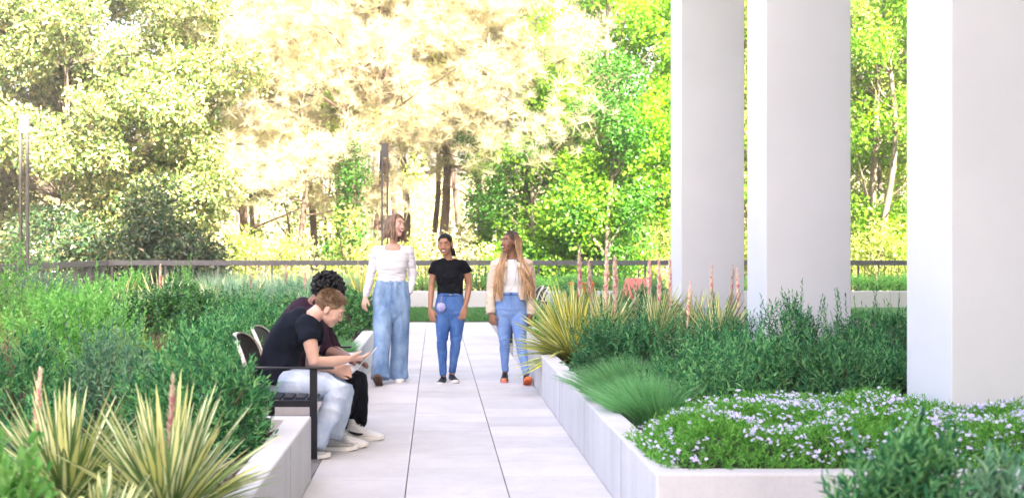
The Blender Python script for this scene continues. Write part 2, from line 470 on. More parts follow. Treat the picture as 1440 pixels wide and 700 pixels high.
# ------------------------------------------------------------------ benches and chairs
M_MESH = surf('dark_mesh', (.006, .005, .005), (.03, .026, .022), scale=90, rough=.6, ramp=(.45,.55))
M_RIM = surf('cream_rim', (.52, .47, .38), (.60, .56, .50), scale=6, rough=.4)
def make_bench(label):
    """origin at the path-side near leg foot; seat runs along +Y, sitter faces +X"""
    r_ = empty('bench', (0,0,0), label=label, cat='bench', group='black slatted benches beside the walkway')
    Lb = 1.95
    for i, x in enumerate((-.49, -.41, -.33, -.25, -.17, -.09, -.01)):
        MB().box(x - .033, x + .033, .03, Lb - .03, .418, .438).build('slat', M_BLACK, r_, bevel=.003)
    for y in (0.0, Lb):
        MB().box(-.022, .028, y - .012, y + .012, .03, .625).build('leg', M_BLACK, r_, bevel=.003)
        MB().box(-.53, -.48, y - .012, y + .012, .03, .625).build('leg', M_BLACK, r_, bevel=.003)
        MB().box(-.56, .14, y - .035, y + .035, .626, .640).build('armrest', M_BLACK, r_, bevel=.004)
        MB().box(-.479, -.023, y - .01, y + .01, .375, .416).build('seat_rail', M_BLACK, r_)
    for (y0, y1) in ((.08, .95), (1.0, 1.87)):
        cy = (y0 + y1) / 2; hy = (y1 - y0) / 2; cz = .635; hz = .20
        def q(t, k=1.0):
            a = math.copysign(abs(math.cos(t)) ** .75, math.cos(t)) * hy * k; b = math.copysign(abs(math.sin(t)) ** .75, math.sin(t)) * hz * k
            bow = -.07 * (1 - (a / hy) ** 2)
            return Vector((-.46 + bow - (b) * .28 + .0, cy + a, cz + b))
        n = 40
        rim = MB()
        pts = [q(2 * math.pi * i / n) for i in range(n + 1)]
        vs = []; fs = []
        for i in range(n):
            t = 2*math.pi*i/n; p = q(t); pi_ = q(t, .95)
            for dx in (-.013, .013):
                vs += [p + Vector((dx,0,0)), pi_ + Vector((dx,0,0))]
        for i in range(n):
            a = i*4; b = ((i+1) % n)*4
            fs += [(a, b, b+1, a+1), (a+2, a+3, b+3, b+2), (a, a+2, b+2, b), (a+1, b+1, b+3, a+3)]
        rim.add(vs, fs); back = rim.build('backrest_rim', M_RIM, r_, smooth=False)
        vs = [Vector((-.46-.07-.0, cy, cz))] ; fs = []
        ring = [q(2*math.pi*i/n, .955) for i in range(n)]; mid = [q(2*math.pi*i/n, .5) for i in range(n)]
        mb = MB(); N_ = n
        for dx in (-.004, .004):
            base = [v + Vector((dx,0,0)) for v in ring + mid] + [q(0, .0) + Vector((dx,0,0))]
            ff = [(i, (i+1)%n, n+(i+1)%n, n+i) for i in range(n)] + [(n+i, n+(i+1)%n, 2*n) for i in range(n)]
            mb.add(base, ff)
        mb.build('backrest_mesh', M_MESH, back)
    return r_
b1 = make_bench('black metal bench with rounded mesh backrests carrying the two seated men')
b1.location = (-.815, 9.2, .03)
b2 = copy_tree(b1); b2['label'] = 'black metal bench with rounded mesh backrest behind the right woman, by the yellow yucca'
b2.location = (1.10, 22.3, .03); b2.rotation_euler = (0, 0, math.pi)

M_ORANGE = surf('orange_plastic', (.72, .12, .02), (.78, .15, .03), scale=5, rough=.4)
M_CORAL = surf('coral_plastic', (.62, .17, .12), (.68, .2, .15), scale=5, rough=.45)
def lounge(loc, rz, mat, label, tilt, bl_=.5):
    r_ = empty('lounge_chair', loc, rz, label, 'lounge chair')
    MB().box(-.30, .30, -.28, .30, .30, .36).build('seat', mat, r_, bevel=.02)
    M_ = Matrix.Translation((0, .28, .33)) @ Matrix.Rotation(-R(tilt), 4, 'X')
    MB().box(-.28, .28, -.02, .03, .02, bl_, M_).build('backrest', mat, r_, bevel=.02)
    for s in (-1, 1):
        MB().box(s*.30 - .03, s*.30 + .03, -.30, .38, .44, .47).build('armrest', mat, r_, bevel=.01)
        MB().box(s*.30 - .02, s*.30 + .02, -.29, -.24, 0, .438).build('leg', mat, r_)
        MB().box(s*.30 - .02, s*.30 + .02, .30, .35, 0, .438).build('leg', mat, r_)
    return r_
lounge((gx(814, 28.6), 28.6, .035), R(180), M_ORANGE, 'bright orange lawn chair seen from behind, left of the coral one', 12, .40)
lounge((gx(881, 28.6), 28.6, .035), R(-32), M_CORAL, 'coral pink lounge chair with a reclined back on the lawn', 34, .54)
MB_T = empty('side_table', (gx(856, 27.0), 27.0, .035), label='small red side table between the orange and the coral chair', cat='side table')
MB().box(-.2, .2, -.2, .2, .42, .45).build('table_top', M_ORANGE, MB_T, bevel=.01)
for sx in (-.16, .16):
    for sy in (-.16, .16):
        MB().box(sx-.015, sx+.015, sy-.015, sy+.015, 0, .418).build('leg', M_ORANGE, MB_T)

# added volume box that lifts the darks and washes out the overexposed wood
def washout_haze(dens):
    m, N, L = nmat('washout_haze'); out = N.new('ShaderNodeOutputMaterial'); v = N.new('ShaderNodeVolumePrincipled')
    v.inputs['Color'].default_value = (.97, .96, .93, 1); v.inputs['Density'].default_value = dens; v.inputs['Anisotropy'].default_value = 0.0
    L.new(v.outputs[0], out.inputs['Volume'])
    o = MB().box(-300, 320, -80, 640, -4, 32).build('washout_haze', m); tag(o, kind='stuff')
if WASHOUT_HAZE > 0: washout_haze(WASHOUT_HAZE)
# ------------------------------------------------------------------ vegetation tools


def frames(d, g, roll=True):
    """rotation matrices whose z column is d"""
    z = norm(d)
    a = norm(g.normal(size=z.shape))
    x = norm(np.cross(a, z)); y = np.cross(z, x)
    return np.stack([x, y, z], axis=-1)

def replicate(bv, bq, Mx, off, sc):
    """bv (n,3) bq (m,k) -> all copies"""
    n = len(bv); c = len(off)
    V = np.einsum('cij,nj->cni', Mx, bv) * sc[:, None, None] + off[:, None, :]
    Q = bq[None] + (np.arange(c) * n)[:, None, None]
    return V.reshape(-1, 3), Q.reshape(-1, bq.shape[1])

LEAF_Q = np.array([[0, 1, 2, 5], [0, 5, 4, 3]])
def leaf(L_=1.0, W=.25, fold=.12, bend=.15, wide=.45):
    """narrow along +z, face normal about +y; 6 verts"""
    return np.array([(0,0,0), (-W*.5, fold*W, L_*wide*.55), (-W*.42, fold*W - bend*L_*.4, L_*.68),
                     (W*.5, fold*W, L_*wide*.55), (W*.42, fold*W - bend*L_*.4, L_*.68), (0, -bend*L_, L_)])

def sprig(g, length, nl, ll, lw, ang=50, up=.0, tipscale=.6, stem=True, bend=.15):
    """a stem with leaves: returns leafV, leafQ, stemV, stemQ"""
    lv = leaf(ll, lw, bend=bend)
    t = np.linspace(.08, 1.0, nl)
    phi = np.arange(nl) * 2.4 + g.uniform(0, 6)
    a = np.radians(ang * (1 - .55 * t) + g.normal(0, 9, nl))
    d = np.stack([np.sin(a) * np.cos(phi), np.sin(a) * np.sin(phi), np.cos(a)], -1)
    # leaf frame: z along d, y (normal) towards stem axis up
    z = d; up_ = np.array([0, 0, 1.0])
    y = norm(up_ - z * z[:, 2:3]); x = np.cross(y, z)
    M = np.stack([x, y, z], -1)
    cx = .06 * length * np.sin(t * 2.2)
    off = np.stack([cx, 0 * t, t * length], -1)
    sc = (1 - (1 - tipscale) * t) * g.uniform(.8, 1.15, nl)
    V, Q = replicate(lv, LEAF_Q, M, off, sc)
    k = 4; ts = np.linspace(0, 1, k); r = .0009 + .0022 * length
    sv = []
    for tt in ts:
        for j in range(3):
            an = j * 2.094
            rr = r * (1 - .7 * tt)
            sv.append((.06 * length * math.sin(tt * 2.2) + rr * math.cos(an), rr * math.sin(an), tt * length))
    sq = [(i*3+j, i*3+(j+1) % 3, (i+1)*3+(j+1) % 3, (i+1)*3+j) for i in range(k-1) for j in range(3)]
    return V, Q, np.array(sv), np.array(sq)

def dome_points(g, n, rx, ry, rz, lobes=5, shell=.35, low=-.15):
    """points near the surface of a lumpy dome standing on z=0, and outward normals"""
    lc = norm(g.normal(size=(lobes, 3)) * [1, 1, .6] + [0, 0, .4])
    la = g.uniform(.14, .42, lobes)
    d = norm(g.normal(size=(n * 2, 3)) + [0, 0, .25])
    d = d[d[:, 2] > low][:n]
    k = 1 - .20 + (la[None] * np.exp(-((1 - d @ lc.T) * 7))).sum(1)
    u = 1 - shell * g.uniform(0, 1, len(d)) ** 1.7
    p = d * (k * u)[:, None] * [rx, ry, rz]
    p[:, 2] = np.maximum(p[:, 2] + rz * .12, .01)
    return p, d, u

def shrub(name, x, y, z, rx, rz, kind, label, seed, ry=None, dens=1.0, cat='shrub', group='planted shrubs in the beds', lean=None):
    g = rng(seed); K = SHRUB[kind]; ry = ry or rx
    root = empty(name, (x, y, z), label=label, cat=cat, group=group)
    n = int(K['n'] * dens * (rx * ry * rz) ** .667 * (1 if rx > .25 else 1.3))
    p, d, u = dome_points(g, n, rx, ry, rz, K.get('lobes', 7), K.get('shell', .4))
    dirs = norm(d * K['out'] + np.array([0, 0, K['up']]) + g.normal(0, K['rand'], d.shape))
    LV = []; LQ = []; SV = []; SQ = []; nv = 0; ns = 0
    pick = g.integers(0, 3, len(p))
    for k in range(3):
        V, Q, sv, sq = sprig(g, K['sl'], K['nl'], K['ll'], K['lw'], K['ang'], bend=K.get('bend', .15))
        m = pick == k
        if not m.any(): continue
        sc = g.uniform(.7, 1.25, m.sum())
        M = frames(dirs[m], g)
        off = p[m] - dirs[m] * (K['sl'] * .55 * sc)[:, None]
        a, b = replicate(V, Q, M, off, sc); LV.append(a); LQ.append(b + nv); nv += len(a)
        a, b = replicate(sv, sq, M, off, sc); SV.append(a); SQ.append(b + ns); ns += len(a)
    # shoots that break the outline
    ns2 = 0 if y < 5 else int(K.get('shoots', 18) * rx * 2)
    if ns2:
        V, Q, sv, sq = sprig(g, K['sl'] * 1.9, int(K['nl'] * 1.5), K['ll'] * .85, K['lw'] * .9, K['ang'] * .8)
        dd = norm(g.normal(size=(ns2, 3)) * [1, 1, .3] + [0, 0, .9]); M = frames(norm(dd * .5 + [0, 0, 1]), g)
        off = dd * [rx * .85, ry * .85, rz * .9] + [0, 0, rz * .04]; sc = g.uniform(.6, 1.1, ns2)
        a, b = replicate(V, Q, M, off, sc); LV.append(a); LQ.append(b + nv); nv += len(a)
        a, b = replicate(sv, sq, M, off, sc); SV.append(a); SQ.append(b + ns); ns += len(a)
    np_mesh('foliage', np.concatenate(LV), np.concatenate(LQ), K['mat'], root)
    # woody stems from the base outwards
    mb = MB()
    for i in range(9):
        an = g.uniform(0, 6.28); q = g.uniform(.3, .75)
        e = Vector((math.cos(an) * rx * q, math.sin(an) * ry * q, rz * g.uniform(.5, .8)))
        mb.tube([(0, 0, -.02), (e.x * .35, e.y * .35, e.z * .5), tuple(e)], [.016, .011, .005], 5)
    sv = np.concatenate(SV); sq = np.concatenate(SQ)
    b0 = len(mb.v)
    mb2 = np.array(mb.v, dtype=float)
    qs = np.array([f for f in mb.f if len(f) == 4])
    np_mesh('stems', np.concatenate([mb2, sv]), np.concatenate([qs, sq + b0]), K.get('smat', M_TWIG), root)
    return root

M_TWIG = surf('twig_bark', (.10, .075, .05), (.17, .13, .09), scale=30)
M_TWIGG = surf('green_twig', (.10, .13, .05), (.15, .16, .07), scale=30)
M_WIL = leafmat('willow_leaf', [(.014,.11,.05), (.065,.30,.12), (.25,.56,.21)], transl=.25, gloss=.15)
M_WILD = leafmat('willow_leaf_dark', [(.012,.09,.045), (.045,.24,.10), (.17,.46,.17)], transl=.22, gloss=.15)
M_DARK = leafmat('holly_leaf_dark', [(.012,.08,.028), (.04,.18,.05), (.17,.42,.11)], transl=.2, gloss=.5, rough=.35)
M_LIME = leafmat('fresh_leaf', [(.10,.34,.09), (.19,.50,.13), (.36,.68,.24)], transl=.38, gloss=.25)
M_SAGE = leafmat('sage_leaf', [(.06,.20,.12), (.15,.38,.22), (.34,.56,.33)], transl=.3, gloss=.2)
M_OLIVE = leafmat('olive_leaf', [(.09,.20,.05), (.17,.32,.08), (.32,.44,.16)], transl=.3, gloss=.2)
M_DEAD = leafmat('dry_stalk', [(.22,.16,.10), (.32,.24,.16), (.40,.31,.22)], transl=.2, gloss=.1)
SHRUB = {
 'willow': dict(n=1700, sl=.20, nl=15, ll=0.066, lw=0.0175, ang=55, out=.75, up=.75, rand=.38, mat=M_WIL, shell=.5, lobes=9, shoots=26),
 'willowdark': dict(n=1800, sl=.19, nl=15, ll=0.054, lw=0.017, ang=58, out=.75, up=.7, rand=.42, mat=M_WILD, shell=.5, lobes=9, shoots=30),
 'holly': dict(n=1500, sl=.14, nl=11, ll=0.06, lw=0.037, ang=62, out=1.0, up=.35, rand=.35, mat=M_DARK, shell=.4, lobes=8, shoots=6),
 'fresh': dict(n=1250, sl=.20, nl=12, ll=0.068, lw=0.031, ang=52, out=.6, up=.95, rand=.38, mat=M_LIME, shell=.6, lobes=10, shoots=22, smat=M_TWIG),
 'sage': dict(n=1500, sl=.22, nl=15, ll=0.06, lw=0.019, ang=50, out=.6, up=.9, rand=.38, mat=M_SAGE, shell=.55, lobes=9, shoots=22),
 'olive': dict(n=1350, sl=.18, nl=13, ll=0.05, lw=0.024, ang=55, out=.7, up=.8, rand=.4, mat=M_OLIVE, shell=.5, lobes=8, shoots=16),
 'mound': dict(n=700, sl=.17, nl=9, ll=0.065, lw=0.03, ang=58, out=.8, up=.5, rand=.35, mat=M_LIME, shell=.35, lobes=4, shoots=6),
}

# variegated yucca: cream-yellow blade, green along the edges
def yuccamat(name, edge, mid, tip):
    m, N, L = nmat(name)
    out = N.new('ShaderNodeOutputMaterial'); b = N.new('ShaderNodeBsdfPrincipled'); L.new(b.outputs[0], out.inputs[0])
    b.inputs['Roughness'].default_value = .5; b.inputs['Specular IOR Level'].default_value = .3
    uv = N.new('ShaderNodeUVMap'); uv.uv_map = 'UVMap'
    sp = N.new('ShaderNodeSeparateXYZ'); L.new(uv.outputs[0], sp.inputs[0])
    geo = N.new('ShaderNodeNewGeometry')
    # distance from midrib 0..1
    s = N.new('ShaderNodeMath'); s.operation = 'SUBTRACT'; s.inputs[1].default_value = .5; L.new(sp.outputs[0], s.inputs[0])
    a = N.new('ShaderNodeMath'); a.operation = 'ABSOLUTE'; L.new(s.outputs[0], a.inputs[0])
    r = N.new('ShaderNodeValToRGB'); r.color_ramp.elements[0].position = .17; r.color_ramp.elements[1].position = .30
    r.color_ramp.elements[0].color = (0,0,0,1); r.color_ramp.elements[1].color = (1,1,1,1)
    j = N.new('ShaderNodeMath'); j.operation = 'MULTIPLY_ADD'; j.inputs[1].default_value = .22; L.new(geo.outputs['Random Per Island'], j.inputs[0]); L.new(a.outputs[0], j.inputs[2])
    j2 = N.new('ShaderNodeMath'); j2.operation = 'SUBTRACT'; j2.inputs[1].default_value = .11; L.new(j.outputs[0], j2.inputs[0]); L.new(j2.outputs[0], r.inputs[0])
    c = N.new('ShaderNodeMix'); c.data_type = 'RGBA'; c.inputs[6].default_value = c4(mid); c.inputs[7].default_value = c4(tip); L.new(geo.outputs['Random Per Island'], c.inputs[0])
    mx = N.new('ShaderNodeMix'); mx.data_type = 'RGBA'; L.new(r.outputs[0], mx.inputs[0]); L.new(c.outputs[2], mx.inputs[6]); mx.inputs[7].default_value = c4(edge)
    L.new(mx.outputs[2], b.inputs['Base Color'])
    return m
M_YUC = yuccamat('yucca_blade', (.14, .26, .09), (.78, .78, .30), (.90, .90, .66))
M_YUCG = yuccamat('yucca_blade_gold', (.26, .34, .06), (.84, .76, .12), (.88, .88, .62))
M_SPIKE = leafmat('flower_spike_coral', [(.62,.20,.26), (.80,.44,.44), (.88,.76,.58), (.90,.82,.64), (.70,.30,.34)], transl=.15, gloss=.2)
M_STALK = surf('flower_stalk', (.80, .70, .48), (.76, .50, .40), scale=9, stretch=(1,1,.6))

def yucca(x, y, z, n, L_, label, seed, spikes=(), mat=None, lw=.038, upb=.35, group='variegated yuccas in the beds', lean=(0, 0)):
    g = rng(seed); root = empty('yucca', (x, y, z), label=label, cat='yucca', group=group)
    V = []; Q = []; UV = []; nv = 0; seg = 8
    n = int(n * 1.8)
    for i in range(n):
        az = g.uniform(0, 2 * math.pi); q = (i + .5) / n
        el = math.radians(82 - 78 * q ** (.62 + upb)) + g.normal(0, .09)
        l = L_ * g.uniform(.7, 1.08) * (1 - .10 * q); w_ = lw * g.uniform(.85, 1.3)
        droop = .10 + .45 * q * g.uniform(.3, 1.5)
        d = np.array([math.cos(az) * math.cos(el) + lean[0], math.sin(az) * math.cos(el) + lean[1], math.sin(el)]); d /= np.linalg.norm(d)
        s = np.cross(d, [0, 0, 1.0]); s /= max(np.linalg.norm(s), 1e-6)
        s = s * math.cos(.0) 
        u = np.cross(s, d)
        tw = g.normal(0, .25)
        s2 = s * math.cos(tw) + u * math.sin(tw); u2 = -s * math.sin(tw) + u * math.cos(tw)
        base = np.array([math.cos(az) * .03, math.sin(az) * .03, .0 + .1 * (1 - q) * L_])
        for k in range(seg + 1):
            t = k / seg
            c = base + d * l * t + np.array([0, 0, -droop * l * t * t * .55])
            ww = w_ * (min(1, .55 + t * 1.6)) * (1 - max(0, (t - .35) / .65) ** 1.6) * .5 + .0008
            for j, uu in ((-1, 0.0), (0, .5), (1, 1.0)):
                V.append(c + s2 * ww * j + u2 * (abs(j) * ww * .45)); UV.append((uu, t))
        for k in range(seg):
            a = nv + k * 3
            Q += [(a, a+1, a+4, a+3), (a+1, a+2, a+5, a+4)]
        nv += (seg + 1) * 3
    np_mesh('leaves', np.array(V), np.array(Q), mat or M_YUC, root, uv=np.array(UV), smooth=True)
    for (sx, sy, h, r) in spikes:
        # a stalk with scales closed around it, leaning a little
        mb = MB(); lx, ly = g.normal(0, .02), g.normal(0, .02)
        pts = [(sx + lx * t * 2, sy + ly * t * 2, h * t) for t in np.linspace(0, 1, 7)]
        mb.tube(pts, [r * .42, r * .40, r * .38, r * .34, r * .28, r * .20, r * .07], 7)
        st = mb.build('flower_stalk', M_STALK, root, smooth=True)
        m = int(90 + h * 60)
        t = g.uniform(.25, 1.0, m) ** .8; t.sort()
        ph = np.arange(m) * 2.39996
        rad = r * (.55 + .45 * np.sin(np.clip((t - .4) / .6, 0, 1) * math.pi))
        off = np.stack([sx + lx * t * 2 + np.cos(ph) * rad * .35, sy + ly * t * 2 + np.sin(ph) * rad * .35, h * t], -1)
        dd = norm(np.stack([np.cos(ph) * .55, np.sin(ph) * .55, np.ones(m)], -1))
        zz = dd; yy = norm(np.stack([-np.cos(ph), -np.sin(ph), np.full(m, .3)], -1)); xx = np.cross(yy, zz); M = np.stack([xx, np.cross(zz, xx), zz], -1)
        a, b = replicate(leaf(r * 2.4, r * .95, bend=-.1, fold=.3), LEAF_Q, M, off, np.where(t > .5, 1.05 - .5 * np.clip((t - .7) / .3, 0, 1), .45) * g.uniform(.6, 1.2, m))
        np_mesh('buds', a, b, M_SPIKE, st)
    return root

def tuft(name, x, y, z, n, L_, spread, mat, label, seed, w_=.0035, lean=(0, 0), cat='ornamental grass', base=.07, droop=.55, group='ornamental grass tufts', parent=None, ex=1.0):
    g = rng(seed); seg = 5
    az = g.uniform(0, 2 * math.pi, n); q = g.uniform(0, 1, n) ** .7
    out = q * spread
    l = L_ * g.uniform(.6, 1.1, n)
    d = norm(np.stack([np.cos(az) * out * ex + lean[0], np.sin(az) * out + lean[1], np.ones(n)], -1))
    b0 = np.stack([np.cos(az) * base * q * ex, np.sin(az) * base * q, 0 * q], -1)
    s = norm(np.cross(d, g.normal(size=(n, 3))))
    V = np.zeros((n, seg + 1, 2, 3))
    hd = norm(np.stack([np.cos(az) * ex + lean[0] * 2, np.sin(az), 0 * az], -1))
    for k in range(seg + 1):
        t = k / seg
        c = b0 + d * (l * t)[:, None] + hd * (l * droop * t * t * .5 * (.3 + q))[:, None]
        c[:, 2] -= l * droop * t * t * .5 * (.2 + q)
        ww = w_ * (1 - .85 * t)
        V[:, k, 0] = c - s * ww; V[:, k, 1] = c + s * ww
    V = V.reshape(-1, 3)
    i = np.arange(n)[:, None] * (seg + 1) * 2 + np.arange(seg)[None] * 2
    Q = np.stack([i, i + 1, i + 3, i + 2], -1).reshape(-1, 4)
    o = np_mesh(name, V, Q, mat, parent)
    o.location = (x, y, z)
    if parent is None: tag(o, label, cat, group)
    return o
M_FEATH = leafmat('feather_grass', [(.08,.30,.12), (.17,.44,.18), (.34,.62,.32)], transl=.4, gloss=.15)
M_PGRASS = leafmat('pale_grass', [(.22,.36,.24), (.32,.46,.32), (.44,.56,.40)], transl=.4, gloss=.1)

# ------------------------------------------------------------------ the left bed
S = .33
def sh(kind, px, top, Y, rpx, label, seed, name='shrub', z=S, **k):
    r = rpx / F * Y; h = gz(top, Y) - z
    return shrub(name, gx(px, Y), Y, z, r, h * (.84 if Y < 14 else .76), kind, label, seed, **k)

sh('fresh', 14, 600, 4.3, 62, 'blurred green shrub cut off by the lower left corner', 11, dens=1.1)
yucca(gx(92, 5.9), 5.9, S, 110, .56, 'cream striped yucca at the lower left, left of the other near one', 21, spikes=((gx(43,5.9)-gx(92,5.9), .0, gz(520,5.9)-S, .016),), upb=.2)
yucca(gx(236, 5.5), 5.5, S, 130, .60, 'cream striped yucca in the lower left, nearest the concrete wall', 22, spikes=((gx(232,5.5)-gx(236,5.5), .03, gz(532,5.5)-S, .016),), upb=.2)
yucca(gx(150, 5.0), 4.9, S, 46, .36, 'low cream yucca at the very bottom of the photo between the two near ones', 23, upb=.5)
sh('willow', 300, 498, 7.6, 84, 'big blue green shrub in front of the bench arm and the seated men', 31, dens=1.25, ry=.36)
sh('willow', 236, 520, 8.0, 58, 'blue green shrub directly behind the right near yucca', 32, ry=.3)
sh('sage', 150, 474, 8.9, 84, 'wide grey green shrub above the left near yucca', 33, dens=1.1)
sh('willow', 25, 490, 8.6, 66, 'green shrub at the left edge just above the near yucca', 34)
sh('olive', 196, 462, 10.0, 44, 'yellow green shrub in the middle of the left bed, above the grey green one', 35)
sh('fresh', 122, 402, 11.2, 84, 'bright fresh green shrub in the left bed with thin bare stems', 36, dens=1.05)
sh('olive', 22, 440, 11.6, 52, 'olive brown shrub at the left edge, half way up the bed', 37)
sh('willow', 292, 440, 10.4, 58, 'soft green shrub left of the bench backrest', 38, dens=1.1)
sh('willow', 352, 420, 12.4, 56, 'dense green shrub directly behind the near seated man', 39)
sh('holly', 222, 398, 13.6, 66, 'dark rounded shrub in the middle of the left bed', 40, dens=1.1)
sh('holly', 288, 396, 15.2, 46, 'small dark shrub right of the dark rounded one', 41)
sh('holly', 400, 408, 14.5, 58, 'green leafy shrub behind the heads of the seated men', 42)
sh('holly', 345, 405, 16.5, 50, 'green leafy shrub left of the curly haired man, far side', 43)
sh('holly', 498, 398, 17.6, 36, 'dark green round shrub between the curly haired man and the left woman', 44)
sh('holly', 468, 432, 15.4, 24, 'small dark shrub low beside the mulch, right of the seated men', 45)
sh('fresh', 70, 385, 16.0, 58, 'tall light green shrub near the lamp post at left', 46, dens=.8)
sh('fresh', 8, 372, 14.5, 52, 'tall light green shrub cut by the left edge of the photo', 47, dens=.8)
sh('fresh', 140, 384, 18.5, 40, 'light green shrub under the corner of the railing', 48, dens=.8)
sh('sage', 60, 380, 21.5, 46, 'pale green shrub against the side railing', 49, dens=.7)
sh('fresh', 188, 366, 23.0, 26, 'tall feathery green shrub against the railing, left one of two', 50, dens=.8)
sh('fresh', 262, 368, 24.0, 26, 'tall feathery green shrub against the railing, right one of two', 51, dens=.8)
for i, (px, top, Y, lab) in enumerate(((168, 388, 20.5, 'pale yucca half hidden in the left bed, below the rail corner'), (226, 384, 20.0, 'pale yucca with a pink spike in the back of the left bed'),
        (300, 392, 21.5, 'pale yucca behind the small dark shrub of the left bed'), (352, 392, 23.0, 'pale yucca in the back of the bed, above the seated men'), (512, 376, 22.5, 'cream yucca just left of the sleeve of the left woman'))):
    L_ = gz(top, Y) - S
    yucca(gx(px, Y), Y, S, 46, L_ * 1.1, lab, 60 + i, spikes=((.0, 0, L_ * 1.15, .024),) if i in (1, 3) else (), lw=.05, upb=.3, mat=M_YUC if i != 4 else M_YUCG)
for i, px in enumerate((300, 335, 372, 410, 446, 478)):
    Y = 25.5 + (i % 2) * .8
    tuft('ornamental_grass', gx(px, Y), Y, S, 900, gz(374, Y) - S, .55, M_PGRASS, ['pale grey green grass tuft at the back of the left bed, leftmost of the row', 'second pale grass tuft from the left at the back of the left bed', 'pale grass tuft at the back of the left bed, third from the left', 'pale grass tuft behind the curly haired man, left of two', 'pale grass tuft behind the curly haired man, right of two', 'pale grass tuft nearest the sleeve of the left woman'][i], 70 + i, w_=.006, base=.35)
for i, (px, top, Y, lab) in enumerate(((400, 378, 24.2, 'pink flower spike yucca behind the near seated man'), (428, 380, 24.6, 'pink flower spike yucca left of the curly haired man'))):
    L_ = gz(top, Y) - S
    yucca(gx(px, Y), Y, S, 30, L_ * .7, lab, 80 + i, spikes=((0, 0, L_ + .05, .026),), lw=.05)
tuft('ornamental_grass', gx(468, 13.9), 13.9, S, 2600, .26, .32, M_FEATH, 'soft light green grass tuft just behind the seated men by the wall', 90, base=.16)
tuft('dry_clump', gx(214, 11.6), 11.5, S + .15, 500, .32, .6, M_DEAD, 'dry brown clump beside the yellow green shrub in the left bed', 91, cat='dry plant', base=.1, group='dry plants')
tuft('dry_clump', gx(8, 10.0), 10.0, S + .2, 500, .34, .6, M_DEAD, 'dry brown clump at the left edge of the photo', 92, cat='dry plant', base=.1, group='dry plants')
# filler planting hidden between the named shrubs, low and dark, keeps the bed closed
k = 0
for (px, top, Y, r, kind, lab) in ((110, 430, 13.2, 60, 'holly', 'low dark shrub behind the bright fresh green one'), (20, 410, 18.0, 50, 'olive', 'low olive shrub deep in the left bed by the edge'),
        (130, 400, 21.0, 44, 'sage', 'grey green shrub deep in the left bed below the rail corner'), (240, 398, 18.5, 44, 'sage', 'grey green shrub behind the dark rounded one'),
        (330, 402, 20.0, 50, 'sage', 'grey green shrub deep in the left bed, behind the bench'), (420, 398, 20.5, 50, 'sage', 'grey green shrub deep in the bed behind the curly haired man'),
        (400, 440, 12.6, 40, 'willow', 'green shrub against the bench, between backrest and near man'), (60, 545, 7.0, 60, 'willowdark', 'dark shrub behind the left near yucca')):
    sh(kind, px, top, Y, r, lab, 100 + k, dens=.75); k += 1

# ------------------------------------------------------------------ the right bed
sh('willow', 975, 494, 9.15, 92, 'blue green shrub right of the feathery grass, left end of the front row', 130, ry=.42)
sh('willow', 1078, 474, 9.5, 84, 'tall blue green shrub in the middle of the front row of the right bed', 131, ry=.45, dens=1.1)
sh('willow', 1168, 464, 9.35, 82, 'biggest blue green shrub of the front row, below the middle column', 132, ry=.45, dens=1.1)
sh('willow', 1258, 474, 9.5, 74, 'blue green shrub of the front row, touching the nearest column', 133, ry=.42)
sh('willowdark', 890, 436, 12.0, 70, 'dark green shrub in front of the yellow yucca', 134, dens=1.1)
sh('willowdark', 842, 452, 11.6, 40, 'dark green shrub at the left end of the back row, near the wall', 135)
sh('willowdark', 1015, 446, 12.6, 70, 'dark green shrub in front of the gap between the far and middle columns', 136)
sh('willowdark', 1122, 428, 11.7, 62, 'dark feathery shrub at the foot of the middle column', 137, dens=1.1)
sh('willowdark', 1206, 438, 11.9, 56, 'dark shrub right of the middle column foot', 138)
sh('willowdark', 1262, 436, 12.6, 40, 'dark shrub in the gap beside the nearest column', 139)
M_TUFT = M_FEATH
tuft('ornamental_grass', gx(893, 9.5), 9.5, S, 3600, .42, .42, M_FEATH, 'big feathery light green grass tuft spilling towards the right wall', 140, lean=(-.22, -.08), base=.2, droop=.5, w_=.0036)
tuft('ornamental_grass', gx(918, 8.8), 8.85, S, 2600, .36, .42, M_FEATH, 'smaller feathery grass tuft between the big one and the lilac flowers', 141, lean=(-.22, -.12), base=.17, droop=.5, w_=.0036)
yucca(gx(806, 13.6), 13.7, S, 140,   .80, 'golden yellow yucca spilling over the right wall beside the right woman', 142, mat=M_YUCG, upb=.8, lw=.045, lean=(-.22, -.12))
yucca(gx(852, 14.9), 15.0, S, 110, .74, 'tall cream yucca with several coral spikes left of the far column', 143, lw=.042, upb=.15,
      spikes=((gx(817,15)-gx(852,15), 0, gz(347,15)-S, .027), (gx(853,15)-gx(852,15), .05, gz(352,15)-S, .027), (gx(866,15)-gx(852,15), -.05, gz(362,15)-S, .03), (gx(838,15)-gx(852,15), .1, gz(368,15)-S, .026)))
yucca(gx(925, 15.6), 15.7, S, 100, .74, 'cream yucca with coral spikes just left of the far column', 144, lw=.042, upb=.15,
      spikes=((gx(914,15.7)-gx(925,15.7), 0, gz(366,15.7)-S, .028), (gx(931,15.7)-gx(925,15.7), .05, gz(368,15.7)-S, .026), (gx(944,15.7)-gx(925,15.7), -.05, gz(364,15.7)-S, .026), (gx(900,15.7)-gx(925,15.7), .06, gz(396,15.7)-S, .02)))
